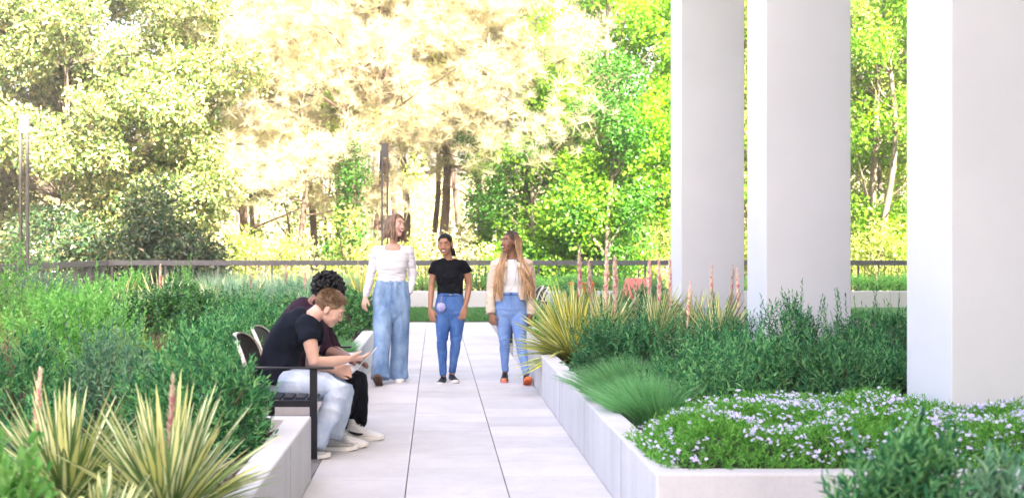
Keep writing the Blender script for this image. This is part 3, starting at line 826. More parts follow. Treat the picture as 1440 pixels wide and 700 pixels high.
yucca(gx(1012, 14.6), 14.7, S, 100, .70, 'cream yucca with thin coral spikes in front of the far column', 145, lw=.04, upb=.15,
      spikes=((gx(1002,14.7)-gx(1012,14.7), 0, gz(372,14.7)-S, .02), (gx(1027,14.7)-gx(1012,14.7), .05, gz(374,14.7)-S, .022), (gx(1042,14.7)-gx(1012,14.7), -.05, gz(378,14.7)-S, .02), (gx(968,14.7)-gx(1012,14.7), .06, gz(396,14.7)-S, .018)))
yucca(gx(975, 15.8), 15.9, S, 80, .66, 'small cream yucca half hidden left of the far column foot', 146, lw=.04, upb=.2)
sh('fresh', 786, 428, 17.0, 34, 'round feathery green shrub right of the hip of the right woman', 147)
sh('willow', 812, 398, 22.6, 36, 'blue green shrub below the orange chair', 148, z=.1)
sh('willow', 905, 386, 23.0, 40, 'blue green shrub right of the coral lounge chair', 149, z=.1)
sh('willow', 855, 408, 22.0, 34, 'low blue green shrub below the coral lounge chair', 150, z=.1)
# nearest bed, lower right corner
sh('willow', 1258, 656, 4.6, 82, 'blurred grey green shrub in front of the corner wall, lower right', 151, dens=2.2, ry=.24)
sh('sage', 1395, 668, 4.5, 100, 'blurred shrub filling the lower right corner of the photo', 152, ry=.26, dens=2.0)

# lilac phlox: one mat of creeping foliage with flowers
def phlox():
    g = rng(160)
    n = 15000
    px = g.uniform(885, 1520, n); Y = g.uniform(6.53, 8.55, n)
    X = g.uniform(1.03, 4.4, n)
    ok = (X > 1.06 + .06 * np.clip((6.7 - Y) / .2, 0, 1) ** 2) & ~((X > 2.86) & (X < 3.75) & (Y > 7.82))
    ok &= Y < (8.5 - .95 * np.exp(-((X - 1.05) / .55) ** 2))
    X = X[ok]; Y = Y[ok]
    edge = np.clip(np.minimum.reduce([(Y - 6.5) / .25, (X - 1.02) / .25, (8.6 - Y) / .25]), 0, 1)
    h = np.array([.5 * mnoise.noise(Vector((a * 2.6, b * 2.6, 3))) + .5 for a, b in zip(X, Y)])
    Z = .37 + (.07 + .15 * h) * edge + .025
    V, Q, sv, sq = sprig(g, .075, 10, .030, .0085, 58)
    k = len(X)
    dirs = norm(np.stack([g.normal(0, .45, k), g.normal(0, .45, k) - .15, np.ones(k)], -1))
    a, b = replicate(V, Q, frames(dirs, g), np.stack([X, Y, Z - .035], -1), g.uniform(.7, 1.4, k))
    o = np_mesh('creeping_phlox', a, b, leafmat('phlox_leaf', [(.05,.25,.04), (.12,.40,.07), (.26,.56,.13)], transl=.35, gloss=.2))
    tag(o, 'mat of bright green creeping plants dotted with lilac flowers beside the corner wall', 'ground cover', kind='stuff')
    # five petalled flowers, in loose clusters
    m = 1020
    dens = np.array([mnoise.noise(Vector((a * 3.3, b * 3.3, 9))) for a, b in zip(X, Y)])
    pr = np.clip(.40 + dens * 1.3, .04, 1) * np.where(Y < 7.4, 1.5, .9); pr /= pr.sum()
    idx = g.choice(k, m, p=pr, replace=False)
    fv = []; fq = []
    for j in range(5):
        an = j * 2 * math.pi / 5
        c, s_ = math.cos(an), math.sin(an)
        def rot(u, v, z_): return (u * c - v * s_, u * s_ + v * c, z_)
        b0 = len(fv)
        fv += [rot(.001, 0, 0), rot(.007, -.0052, .002), rot(.0135, -.004, .001), rot(.0135, .004, .001), rot(.007, .0052, .002)]
        fq += [(b0, b0+1, b0+2, b0+3), (b0, b0+3, b0+4, b0+4)]
    fv = np.array(fv); fq = np.array([q if q[2] != q[3] else (q[0], q[1], q[2], q[2]) for q in fq])
    # quads only: split petal into two triangles-as-quads is degenerate, so use one wide quad per petal
    fq = np.array([(j*5, j*5+1, j*5+2, j*5+4) for j in range(5)] + [(j*5+1, j*5+2, j*5+3, j*5+4) for j in range(5)])
    fq = np.array([(j*5, j*5+1, j*5+3, j*5+4) for j in range(5)])
    rep = 4
    pos = np.repeat(np.stack([X[idx], Y[idx], Z[idx] + .048], -1), rep, 0) + g.normal(0, .020, (m * rep, 3)) * [1, 1, .45]
    dd = norm(np.stack([g.normal(0, .5, m * rep), g.normal(-.5, .4, m * rep), np.ones(m * rep)], -1))
    a, b = replicate(fv, fq, frames(dd, g), pos, g.uniform(.5, .98, m * rep))
    f = np_mesh('flowers', a, b, leafmat('lilac_petal', [(.50,.43,.72), (.62,.56,.82), (.76,.72,.90)], transl=.3, gloss=.1), o)
    tag(f, kind='stuff')
phlox()

# bark chips on the mulch where it shows
def chips():
    g = rng(170); n = 9000
    X = np.concatenate([g.uniform(-2.2, -.93, n // 2), g.uniform(-2.2, -.93, n // 4), g.uniform(1.17, 2.6, n // 4)])
    Y = np.concatenate([g.uniform(5.2, 8.44, n // 2), g.uniform(12.1, 20, n // 4), g.uniform(8.2, 17.5, n // 4)])
    k = len(X)
    bv = np.array([(-.5,-.2,-.08),(.5,-.25,-.05),(.55,.2,-.06),(-.45,.22,-.1),(-.45,-.18,.1),(.45,-.2,.12),(.5,.16,.09),(-.4,.2,.12)]) * .04
    bq = np.array([(0,3,2,1),(4,5,6,7),(0,1,5,4),(1,2,6,5),(2,3,7,6),(3,0,4,7)])
    d = norm(np.stack([g.normal(0, .35, k), g.normal(0, .35, k), np.ones(k)], -1))
    a, b = replicate(bv, bq, frames(d, g), np.stack([X, Y, np.full(k, S + .006) + g.uniform(0, .012, k)], -1), g.uniform(.4, 1.4, k))
    tag(np_mesh('bark_mulch', a, b, M_BARKCHIP), 'brown shredded bark mulch covering the beds', 'mulch', kind='stuff')
chips()
# short turf blades along the lawn
def turf():
    g = rng(171); n = 26000
    X = g.uniform(-.94, 9.5, n); Y = 26.62 + 6.4 * g.uniform(0, 1, n) ** 1.4
    a, b = replicate(leaf(.05, .012), LEAF_Q, frames(norm(np.stack([g.normal(0,.3,n), g.normal(0,.3,n), np.ones(n)], -1)), g), np.stack([X, Y, np.full(n, .03)], -1), g.uniform(.6, 1.2, n))
    tag(np_mesh('lawn_grass', a, b, leafmat('turf_blade', [(.03,.11,.03), (.045,.16,.04), (.08,.22,.06)], transl=.2, gloss=.15)), 'short even green turf of the lawn strip', 'grass', kind='stuff')
turf()

# back planter: clipped mounds in front of the far railing
mound_x = [(492, 'between the seated men and the left woman'), (596, 'between the left and the middle woman'), (622, 'behind the middle woman'), (676, 'between the middle and the right woman'),
           (702, 'behind the shoulder of the right woman'), (765, 'right of the blond braids'), (800, 'second to the right of the right woman'), (838, 'behind the tallest coral spikes'),
           (878, 'above the coral lounge chair'), (918, 'just left of the far column'), (1049, 'in the gap between far and middle column')]
for i, (px, where) in enumerate(mound_x):
    Y = 33.95 + (i % 3) * .12
    r = .40 + .1 * ((i * 7) % 3) / 2
    shrub('mound_shrub', gx(px, Y), Y, .36, r, gz(387 + (i * 5) % 7, Y) - .36, 'mound', 'small round green shrub on back planter, ' + where, 200 + i, group='round shrubs along the back planter')
for i, px in enumerate((1206, 1232, 1258, 1284)):
    Y = 34.0
    shrub('mound_shrub', gx(px, Y), Y, .36, .5, gz(388, Y) - .36, 'mound', ['green hedge mound right beside the middle column', 'green hedge mound, second right of the middle column', 'green hedge mound, third right of the middle column', 'green hedge mound left of the nearest column'][i], 220 + i, group='round shrubs along the back planter')
# ------------------------------------------------------------------ woodland
M_PINEB = surf('pine_bark', (.085, .058, .045), (.19, .135, .105), scale=7, rough=.95, bump=1.0, bscale=22, stretch=(1, 1, .35))
M_BARKG = surf('grey_bark', (.11, .09, .07), (.20, .17, .135), scale=5, rough=.95, bump=.8, bscale=20, stretch=(1, 1, .4))
M_PINE = leafmat('pine_needles', [(.40,.38,.25), (.49,.47,.32), (.60,.58,.43)], transl=.55, gloss=.1, rough=.6)
M_PINEG = leafmat('pine_needles_green', [(.08,.105,.035), (.12,.14,.05), (.16,.17,.07)], transl=.4, gloss=.1, rough=.6)
M_MAG = leafmat('magnolia_leaf', [(.03,.09,.025), (.10,.18,.04), (.26,.32,.12), (.36,.30,.12)], transl=.2, gloss=1.0, rough=.25)
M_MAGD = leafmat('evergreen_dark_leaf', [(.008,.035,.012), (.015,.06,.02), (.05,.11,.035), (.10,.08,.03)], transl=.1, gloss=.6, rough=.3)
M_DEC = leafmat('spring_leaf', [(.07,.20,.018), (.13,.31,.025), (.24,.44,.05)], transl=.5, gloss=.3, rough=.4)
M_DECY = leafmat('pale_spring_leaf', [(.16,.24,.04), (.24,.31,.07), (.36,.40,.16)], transl=.45, gloss=.2, rough=.45)
M_IVY = leafmat('ivy_leaf', [(.02,.11,.015), (.04,.18,.02), (.08,.26,.03)], transl=.3, gloss=.4, rough=.35)
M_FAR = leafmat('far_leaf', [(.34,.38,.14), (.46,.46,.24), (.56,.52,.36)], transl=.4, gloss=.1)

def cluster_leaves(g, n, r, ll, lw):
    d = norm(g.normal(size=(n, 3))); p = d * r * g.uniform(.15, 1, (n, 1)) ** .6
    dirs = norm(d * .8 + g.normal(0, .5, (n, 3)) + [0, 0, -.15])
    return replicate(leaf(ll, lw, bend=.2), LEAF_Q, frames(dirs, g), p, g.uniform(.7, 1.25, n))
def needle_tuft(g, n, L_, w_):
    d = norm(g.normal(size=(n, 3)) + [0, 0, .55])
    z = d; a = norm(g.normal(size=z.shape)); x = norm(np.cross(a, z)) * w_
    V = np.stack([0 * z - x, 0 * z + x, z * L_ * .6 + x * .8, z * L_ + x * .1], 1)
    V[:, 3] = z * L_
    V2 = np.stack([-x, x, z * L_ + x * .25, z * L_ - x * .25], 1).reshape(-1, 3)
    return V2, (np.arange(n)[:, None] * 4 + np.arange(4)[None])

def limb_mesh(limbs, mat, name, root, n=8):
    mb = MB()
    for pts, rad in limbs: mb.tube(pts, rad, n)
    return mb.build(name, mat, root, smooth=True)

def crown(root, g, centres, radii, n_per, cl, mat, size, name='crown', squash=.75):
    """clusters in the shell of every lobe, so lobes read as light and dark clumps with gaps between"""
    V = []; Q = []; nv = 0
    pos = []; 
    for c, r in zip(centres, radii):
        k = max(3, int(n_per * r * r))
        d = norm(g.normal(size=(k, 3))); p = np.array(c) + d * r * [1, 1, squash] * g.uniform(.45, 1.05, (k, 1))
        pos.append(p)
    pos = np.concatenate(pos)
    pick = g.integers(0, len(cl), len(pos))
    for j, (bv, bq) in enumerate(cl):
        m = pick == j
        if not m.any(): continue
        a, b = replicate(bv, bq, frames(norm(g.normal(0, .35, (m.sum(), 3)) + [0, 0, 1]), g), pos[m], g.uniform(.7, 1.3, m.sum()) * size)
        V.append(a); Q.append(b + nv); nv += len(a)
    return np_mesh(name, np.concatenate(V), np.concatenate(Q), mat, root)

g0 = rng(300)
CL_LEAF = [cluster_leaves(g0, 22, .36, .125, .08) for _ in range(3)]
CL_MAG = [cluster_leaves(g0, 24, .28, .135, .062) for _ in range(3)]
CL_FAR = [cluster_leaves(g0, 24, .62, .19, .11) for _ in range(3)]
CL_PINE = [needle_tuft(g0, 34, .25, .0048) for _ in range(3)]

def bend(p0, p1, g, k=5, amp=.25):
    p0 = np.array(p0, float); p1 = np.array(p1, float); t = np.linspace(0, 1, k)[:, None]
    w_ = np.cumsum(g.normal(0, amp / k, (k, 3)), 0); w_ -= w_ * 0 + w_[:1]
    w_[-1] *= .3
    return [tuple(q) for q in p0 + (p1 - p0) * t + w_ * [1, 1, .4]]

def pine(px, Y, r, H_, label, seed, lean=0.0, low=5.0, nb=26, spread=3.2, mat=None, limbs_extra=(), dens=1.0, ground=-1.2, name='pine_tree'):
    H_ = H_ * .76; g = rng(seed); root = empty(name, (gx(px, Y), Y, ground), label=label, cat='pine tree', group='pines of the woodland')
    k = 12
    tr = [(lean * H_ * (i/(k-1)) + .12 * math.sin(i * 1.1 + seed), .1 * math.cos(i + seed), H_ * i / (k - 1)) for i in range(k)]
    limb_mesh([(tr, [r * (1.25 if i == 0 else 1 - .75 * i / (k - 1)) for i in range(k)])], M_PINEB, 'trunk', root, 10)
    limbs = []; cen = []; rad = []
    def at(z):
        f = z / H_ * (k - 1); i = min(int(f), k - 2); f -= i
        return [tr[i][j] * (1 - f) + tr[i+1][j] * f for j in range(3)]
    for b in range(nb):
        z = low + (H_ - low) * (b / nb) ** .9; an = b * 2.4 + g.uniform(-.4, .4)
        L_ = spread * (1 - .6 * (b / nb)) * g.uniform(.6, 1.15)
        p0 = at(z); p1 = (p0[0] + math.cos(an) * L_, p0[1] + math.sin(an) * L_, z + L_ * g.uniform(.05, .45))
        pts = bend(p0, p1, g, 5, .5); r0 = r * (.18 + .1 * (1 - b/nb))
        limbs.append((pts, [r0, r0 * .75, r0 * .55, r0 * .35, r0 * .12]))
        for s in range(6):
            f = g.uniform(.25, .98); q = np.array(pts[int(f * 4)]); an2 = an + g.uniform(-1, 1)
            e = q + np.array([math.cos(an2), math.sin(an2), .35]) * L_ * g.uniform(.25, .6)
            limbs.append((bend(q, e, g, 3, .2), [r0 * .35, r0 * .22, r0 * .08]))
            cen.append(e + g.normal(0, .25, 3)); rad.append(g.uniform(.7, 1.25))
        cen.append(p1); rad.append(g.uniform(.5, .9))
    limbs += list(limbs_extra)
    for e in limbs_extra:
        for q in e[0][2:]:
            cen.append(np.array(q) + g.normal(0, .25, 3) + [0, 0, .3]); rad.append(.7)
    limb_mesh(limbs, M_PINEB, 'limbs', root, 6)
    crown(root, g, cen, rad, 13.5 * dens, CL_PINE, mat or M_PINE, 1.25, 'needles', .75)
    return root

def bare_trunk(px, Y, r, H_, label, seed, lean=0.0, ivy=0, ground=-1.2, mat=None):
    g = rng(seed); root = empty('forest_tree', (gx(px, Y), Y, ground), label=label, cat='tree', group='slim trees of the woodland')
    k = 9
    tr = [(lean * H_ * (i/(k-1)) + .18 * math.sin(i * .9 + seed), .15 * math.cos(i + seed), H_ * i / (k - 1)) for i in range(k)]
    limb_mesh([(tr, [r * (1.25 if i == 0 else 1 - .55 * i / (k - 1)) for i in range(k)])], mat or M_PINEB, 'trunk', root, 9)
    limbs = []; cen = []; rad = []
    for b in range(14):
        f = g.uniform(.3, 1) * (k - 1.01); q = np.array(tr[int(f)]) ; an = g.uniform(0, 6.28); L_ = g.uniform(.8, 2.4)
        e = q + np.array([math.cos(an), math.sin(an), g.uniform(.1, .8)]) * L_
        limbs.append((bend(q, e, g, 4, .35), [r * .22, r * .15, r * .1, r * .03])); 
        if b % 2: cen.append(e); rad.append(g.uniform(.4, .8))
    limb_mesh(limbs, mat or M_PINEB, 'limbs', root, 5)
    crown(root, g, cen, rad, 22, CL_LEAF, M_DECY, .8, 'crown')
    if ivy:
        cen = [(tr[int(f)][0] + g.normal(0, .12), tr[int(f)][1] - .1, H_ * f / (k - 1)) for f in np.linspace(.3, ivy * (k - 1.01), 22)]
        cen = [(c[0], c[1], H_ * q / (k - 1)) for c, q in zip(cen, np.linspace(.3, ivy * (k - 1.01), 22))]
        crown(root, g, cen, [g.uniform(.35, .6) for _ in cen], 75, CL_LEAF, M_IVY, .6, 'ivy')
    return root

def decid(px, Y, H_, W, z0, label, seed, mat=None, cl=None, size=1.0, n=26, dens=30, trunk=.16, lrad=(.7, 1.3), name='leafy_tree', bark=None, group='leafy trees of the woodland', ground=-1.2, sq=.75, flat=1.0):
    g = rng(seed); root = empty(name, (gx(px, Y), Y, ground), label=label, cat='tree' if 'tree' in name else 'bush', group=group)
    cen = []; rad = []; limbs = []
    tr = bend((0, 0, 0), (g.normal(0, .3), 0, H_ * .85), g, 7, .8)
    limbs.append((tr, [trunk * (1.25 - .9 * i / 6) for i in range(7)]))
    zc = (z0 + H_) / 2; hz = (H_ - z0) / 2
    for i in range(n):
        d = norm(g.normal(size=3)) * g.uniform(.35, 1) ** .5
        c = np.array([d[0] * W, d[1] * W * .8 * flat, zc + d[2] * hz]); cen.append(c); rad.append(g.uniform(*lrad))
        q = np.array(tr[int(np.clip((c[2] - 1.0) / (H_ * .85) * 6, 0, 5))])
        limbs.append((bend(q, c, g, 4, .4), [trunk * .3, trunk * .22, trunk * .13, .01]))
    limb_mesh(limbs[:1], bark or M_BARKG, 'trunk', root, 9)
    limb_mesh(limbs[1:], bark or M_BARKG, 'limbs', root, 5)
    crown(root, g, cen, rad, dens, cl or CL_LEAF, mat or M_DEC, size, 'crown', sq)
    return root

# evergreen at left
decid(90, 43.0, 14.5, 5.6, .2, 'huge glossy evergreen tree filling the upper left of the photo', 401, M_MAG, CL_MAG, 1.0, 270, 52, .09, (.5, 1.1), name='magnolia_tree', group=None)
decid(-60, 47.0, 13, 4.6, .2, 'glossy evergreen tree at the far left edge behind the big one', 402, M_MAG, CL_MAG, 1.0, 150, 50, .09, (.5, 1.1), name='magnolia_tree', group=None)
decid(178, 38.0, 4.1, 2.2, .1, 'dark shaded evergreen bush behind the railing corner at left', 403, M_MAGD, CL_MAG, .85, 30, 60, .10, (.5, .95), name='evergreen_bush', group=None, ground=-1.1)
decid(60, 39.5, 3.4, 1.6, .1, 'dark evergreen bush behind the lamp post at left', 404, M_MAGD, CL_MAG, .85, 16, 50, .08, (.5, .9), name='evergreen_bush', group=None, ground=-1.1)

# main spreading pine behind the left woman: limbs traced by eye
xt = gx(536, 46)
def L3(pts, Y=46.0, g_=-1.2):
    return [(gx(a, Y) - xt, dy, gz(b, Y) - g_) for a, b, dy in pts]
main_limbs = [
 (L3([(534,150,0),(515,128,-.3),(495,95,-.6),(478,60,-.8),(470,20,-1)]), [.13,.11,.09,.06,.03]),
 (L3([(534,145,0),(508,118,.2),(492,105,.5),(482,75,.6)]), [.10,.08,.06,.03]),
 (L3([(538,140,0),(545,105,-.3),(552,70,-.5),(556,30,-.5)]), [.11,.09,.07,.04]),
 (L3([(540,145,0),(565,120,.3),(600,95,.4),(625,62,.5),(640,40,.5)]), [.10,.08,.06,.05,.02]),
 (L3([(530,205,0),(500,200,-.6),(440,180,-1.2),(385,178,-1.5),(340,186,-1.6)]), [.12,.09,.07,.05,.03]),
 (L3([(528,262,0),(490,240,-.5),(450,205,-.9),(420,170,-1.2)]), [.12,.10,.07,.03]),
 (L3([(540,200,0),(575,185,-.4),(620,170,-.7),(670,165,-.9)]), [.08,.06,.05,.02]),
]
pine(536, 46.0, .24, 17, 'wide spreading pine with forked limbs rising behind the left woman', 411, low=6.6, nb=36, spread=4.4, limbs_extra=main_limbs, dens=1.1)
pine(624, 47.5, .18, 19, 'straight pine trunk rising behind the middle woman', 412, low=5.4, nb=28, spread=3.0)
pine(568, 48.5, .16, 18, 'slim straight pine just right of the spreading pine', 413, low=5.2, nb=26, spread=3.0)
pine(438, 49.0, .15, 18, 'slim pine left of the spreading pine, its low trunk bare', 414, low=4.4, nb=26, spread=3.4)
pine(345, 46.0, .17, 18, 'pale pine between the glossy evergreen and the spreading pine', 415, low=3.2, nb=30, spread=3.9)
pine(425, 45.2, .12, 17, 'slender pale pine with low airy boughs left of the spreading pine', 424, low=3.7, nb=28, spread=3.6)
pine(742, 45.0, .18, 18, 'cream tufted pine reaching over towards the green trees', 417, low=4.4, nb=28, spread=3.2)
pine(688, 46.5, .16, 18, 'pine behind the right woman, crown above the ivy trunk', 418, low=4.3, nb=28, spread=3.6)
pine(1047, 52.0, .2, 19, 'pine seen in the narrow gap between the far and middle columns', 422, low=4.4, nb=26, spread=3.2)
pine(1262, 56.0, .2, 19, 'far pine behind the gap left of the nearest column', 423, low=6.4, nb=22, spread=3.2)
# trunks
bare_trunk(490, 44.5, .20, 8.0, 'thick brown trunk left of the head of the left woman', 431, lean=-.005, ivy=.75)
bare_trunk(606, 50, .12, 12, 'thin leaning trunk between the left and the middle woman', 432, lean=.02)
bare_trunk(672, 46, .14, 11, 'ivy covered trunk above the shoulder of the right woman', 433, lean=-.015, ivy=.85)
bare_trunk(640, 55, .13, 13, 'slim trunk right behind the middle woman', 434)
bare_trunk(700, 50, .15, 10, 'pale leaning trunk behind the right woman', 435, lean=.05, mat=M_BARKG)
bare_trunk(806, 49, .17, 12, 'brown trunk behind the coral flower spikes', 436)
bare_trunk(1241, 45, .14, 9.5, 'forked brown trunk left of the nearest column', 437, lean=.035, mat=M_BARKG)
bare_trunk(1228, 47, .12, 9, 'slim brown trunk right of the middle column', 438, lean=.01, mat=M_BARKG)
bare_trunk(470, 54, .12, 12, 'thin far trunk left of the thick brown one', 439)
bare_trunk(350, 55, .12, 12, 'thin far trunk in the pale part of the wood', 440, lean=.01)
bare_trunk(555, 56, .12, 14, 'thin far trunk beside the slotted dark lamp post', 441)
# green trees
decid(860, 45.0, 13.5, 3.0, .8, 'bright green leafy tree left of the far column', 451, M_DEC, None, 1.0, 52, 30, .18)
decid(800, 44.0, 7.5, 1.9, 1.4, 'bright green young tree behind the orange chair', 452, M_DEC, None, .9, 24, 32, .12)
decid(852, 42.5, 8.5, 1.4, 1.6, 'ivy dark column of leaves in the green tree at centre right', 453, M_IVY, None, .8, 20, 60, .10, (.45, .8), flat=.6)
decid(735, 44.0, 6.5, 1.3, .6, 'dark ivy thicket behind the right woman', 454, M_IVY, None, .75, 18, 50, .10, (.4, .75))
decid(930, 46.0, 14, 2.4, .6, 'bright green tree right beside the far column', 455, M_DEC, None, 1.0, 40, 30, .16)
decid(1235, 46.0, 13.5, 2.2, .6, 'lime green tree in the gap between middle and nearest columns', 456, M_DEC, None, 1.0, 38, 26, .14)
decid(1185, 49.0, 14, 2.4, .6, 'lime green tree mostly hidden behind the middle column', 457, M_DECY, None, 1.0, 34, 26, .14)
decid(1300, 48.0, 14, 2.6, .6, 'lime green tree mostly hidden behind the nearest column', 458, M_DEC, None, 1.0, 36, 26, .14)
decid(1060, 47.0, 13, 2.0, .6, 'lime green tree behind the middle column seen in the narrow gap', 459, M_DECY, None, 1.0, 30, 26, .14)
decid(980, 50.0, 15, 2.6, .6, 'lime green tree behind the far column', 460, M_DEC, None, 1.0, 36, 26, .14)
decid(1450, 50.0, 15, 3.2, .6, 'lime green tree behind the nearest column, off to the right', 461, M_DEC, None, 1.0, 40, 24, .14)
decid(470, 49.0, 6.0, 1.4, 2.0, 'young green tree between the bare trunks left of centre', 462, M_DEC, None, .75, 16, 20, .07, (.4, .8))
decid(480, 46.0, 8.4, 1.0, 5.6, 'sprays of green leaves high beside the spreading pine', 463, M_DEC, None, .7, 12, 20, .06, (.35, .7))
decid(385, 48.0, 5.5, 1.0, 3.0, 'small green sapling in the pale wood left of centre', 464, M_DEC, None, .7, 10, 20, .05, (.3, .7))
# understory bushes beyond the fence
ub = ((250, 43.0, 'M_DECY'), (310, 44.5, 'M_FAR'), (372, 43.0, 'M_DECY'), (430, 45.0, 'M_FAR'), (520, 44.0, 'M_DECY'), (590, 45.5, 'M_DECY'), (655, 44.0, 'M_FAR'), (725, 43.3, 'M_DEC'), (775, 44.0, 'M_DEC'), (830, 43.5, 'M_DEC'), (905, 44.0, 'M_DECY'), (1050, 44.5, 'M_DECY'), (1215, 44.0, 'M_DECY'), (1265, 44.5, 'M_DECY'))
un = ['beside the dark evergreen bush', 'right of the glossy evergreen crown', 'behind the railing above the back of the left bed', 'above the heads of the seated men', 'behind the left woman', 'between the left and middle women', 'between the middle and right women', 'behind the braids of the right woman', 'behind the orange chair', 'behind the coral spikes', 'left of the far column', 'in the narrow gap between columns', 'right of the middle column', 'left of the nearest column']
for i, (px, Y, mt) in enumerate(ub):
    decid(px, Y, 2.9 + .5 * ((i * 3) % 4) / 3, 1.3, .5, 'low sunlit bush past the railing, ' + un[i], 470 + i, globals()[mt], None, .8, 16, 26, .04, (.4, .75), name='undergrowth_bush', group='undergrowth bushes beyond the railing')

# far wood: one mass of foliage closing the view
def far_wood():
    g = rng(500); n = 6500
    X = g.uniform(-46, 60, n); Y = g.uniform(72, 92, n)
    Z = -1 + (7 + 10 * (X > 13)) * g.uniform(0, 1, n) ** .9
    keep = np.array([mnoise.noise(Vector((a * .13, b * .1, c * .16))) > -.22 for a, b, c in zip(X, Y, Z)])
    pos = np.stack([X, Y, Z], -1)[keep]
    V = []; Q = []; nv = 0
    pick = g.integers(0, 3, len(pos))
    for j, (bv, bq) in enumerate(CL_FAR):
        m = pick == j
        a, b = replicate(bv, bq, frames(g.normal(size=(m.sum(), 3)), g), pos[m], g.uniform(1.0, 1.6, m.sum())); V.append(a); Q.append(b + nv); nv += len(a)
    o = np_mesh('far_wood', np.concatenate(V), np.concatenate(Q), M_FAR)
    tag(o, 'pale sunlit mass of far woodland closing the view', 'woodland', kind='stuff')
    mb = MB()
    for i in range(60):
        x = g.uniform(-40, 52); y = g.uniform(64, 90); r = g.uniform(.12, .25)
        mb.tube(bend((x, y, -1.2), (x + g.normal(0, 1), y, 20), g, 5, .8), [r, r*.9, r*.8, r*.6, r*.4], 6)
    tag(mb.build('far_trunks', M_BARKG, smooth=True), 'many pale thin trunks of the far woodland', 'woodland', kind='stuff')
far_wood()
# ------------------------------------------------------------------ people
def fuse(name, mb, mat, parent, origin, voxel=.006, smooth=3, disp=None, factor=.5, face_mat=None):
    """union of closed shapes grown into one continuous skin"""
    me = mb.mesh(name + '_src')
    o = bpy.data.objects.new(name + '_src', me); COL.objects.link(o)
    r = o.modifiers.new('r', 'REMESH'); r.mode = 'VOXEL'; r.voxel_size = voxel; r.use_smooth_shade = True
    if smooth:
        s = o.modifiers.new('s', 'SMOOTH'); s.factor = factor; s.iterations = smooth
    dg = bpy.context.evaluated_depsgraph_get()
    me2 = bpy.data.meshes.new_from_object(o.evaluated_get(dg))
    bpy.data.objects.remove(o); bpy.data.meshes.remove(me)
    n = len(me2.vertices)
    if disp:
        co_ = np.empty(n * 3, np.float32); me2.vertices.foreach_get('co', co_); co_ = co_.reshape(-1, 3)
        nr = np.empty(n * 3, np.float32); me2.vertices.foreach_get('normal', nr); nr = nr.reshape(-1, 3)
        d = np.fromiter((disp(Vector(p)) for p in co_), dtype=np.float32, count=n)
        co_ = co_ + nr * d[:, None]
        me2.vertices.foreach_set('co', co_.ravel())
    me2.transform(Matrix.Translation(-Vector(origin)))
    me2.name = name
    me2.materials.clear()
    for m in (mat if isinstance(mat, (list, tuple)) else [mat]): me2.materials.append(m)
    me2.polygons.foreach_set('use_smooth', [True] * len(me2.polygons))
    if face_mat:
        idx = [face_mat(Vector(p.center) + Vector(origin)) for p in me2.polygons]
        me2.polygons.foreach_set('material_index', idx)
    me2.update()
    ob = bpy.data.objects.new(name, me2); COL.objects.link(ob)
    if parent is not None: ob.parent = parent
    else: ob.location = origin
    return ob

def wrinkle(amp, sx, sy, sz, seed=0, ridge=True):
    off = Vector((seed * 7.3, seed * 3.1, seed * 5.7))
    def f(p):
        q = Vector((p.x * sx, p.y * sy, p.z * sz)) + off
        a = mnoise.noise(q + mnoise.noise_vector(q * .5) * .8)
        if ridge: a = (1 - abs(a) * 2.2) * .6
        return amp * a
    return f

SKIN_L = surf('skin_fair', (.58, .33, .25), (.64, .39, .30), scale=9, rough=.5, spec=.35)
SKIN_P = surf('skin_pink', (.62, .36, .27), (.72, .44, .34), scale=9, rough=.5, spec=.35)
SKIN_B = surf('skin_brown', (.22, .10, .06), (.29, .14, .085), scale=9, rough=.45, spec=.4)
SKIN_B2 = surf('skin_warm_brown', (.33, .155, .09), (.41, .20, .125), scale=9, rough=.45, spec=.4)
SKIN_D = surf('skin_deep_brown', (.20, .095, .06), (.27, .13, .085), scale=9, rough=.45, spec=.4)
LIPS = surf('lips', (.42, .12, .11), rough=.35); LIPSB = surf('lips_brown', (.26, .07, .06), rough=.35)
TEETH = surf('teeth', (.80, .78, .74), rough=.25); EYEW = surf('eye_white', (.70, .68, .66), rough=.2); EYED = surf('eye_dark', (.015, .01, .01), rough=.15)
BROW_L = surf('brow_fair', (.22, .12, .07)); BROW_D = surf('brow_dark', (.02, .013, .01))
HAIR_L = surf('hair_light_brown', (.10, .055, .032), (.28, .17, .10), scale=14, rough=.45, spec=.5, stretch=(3, 3, .5))
HAIR_S = surf('hair_sandy', (.15, .085, .045), (.28, .175, .10), scale=20, rough=.55, spec=.4)
HAIR_D = surf('hair_black', (.003, .0025, .003), (.008, .007, .008), scale=40, rough=.5, spec=.3)
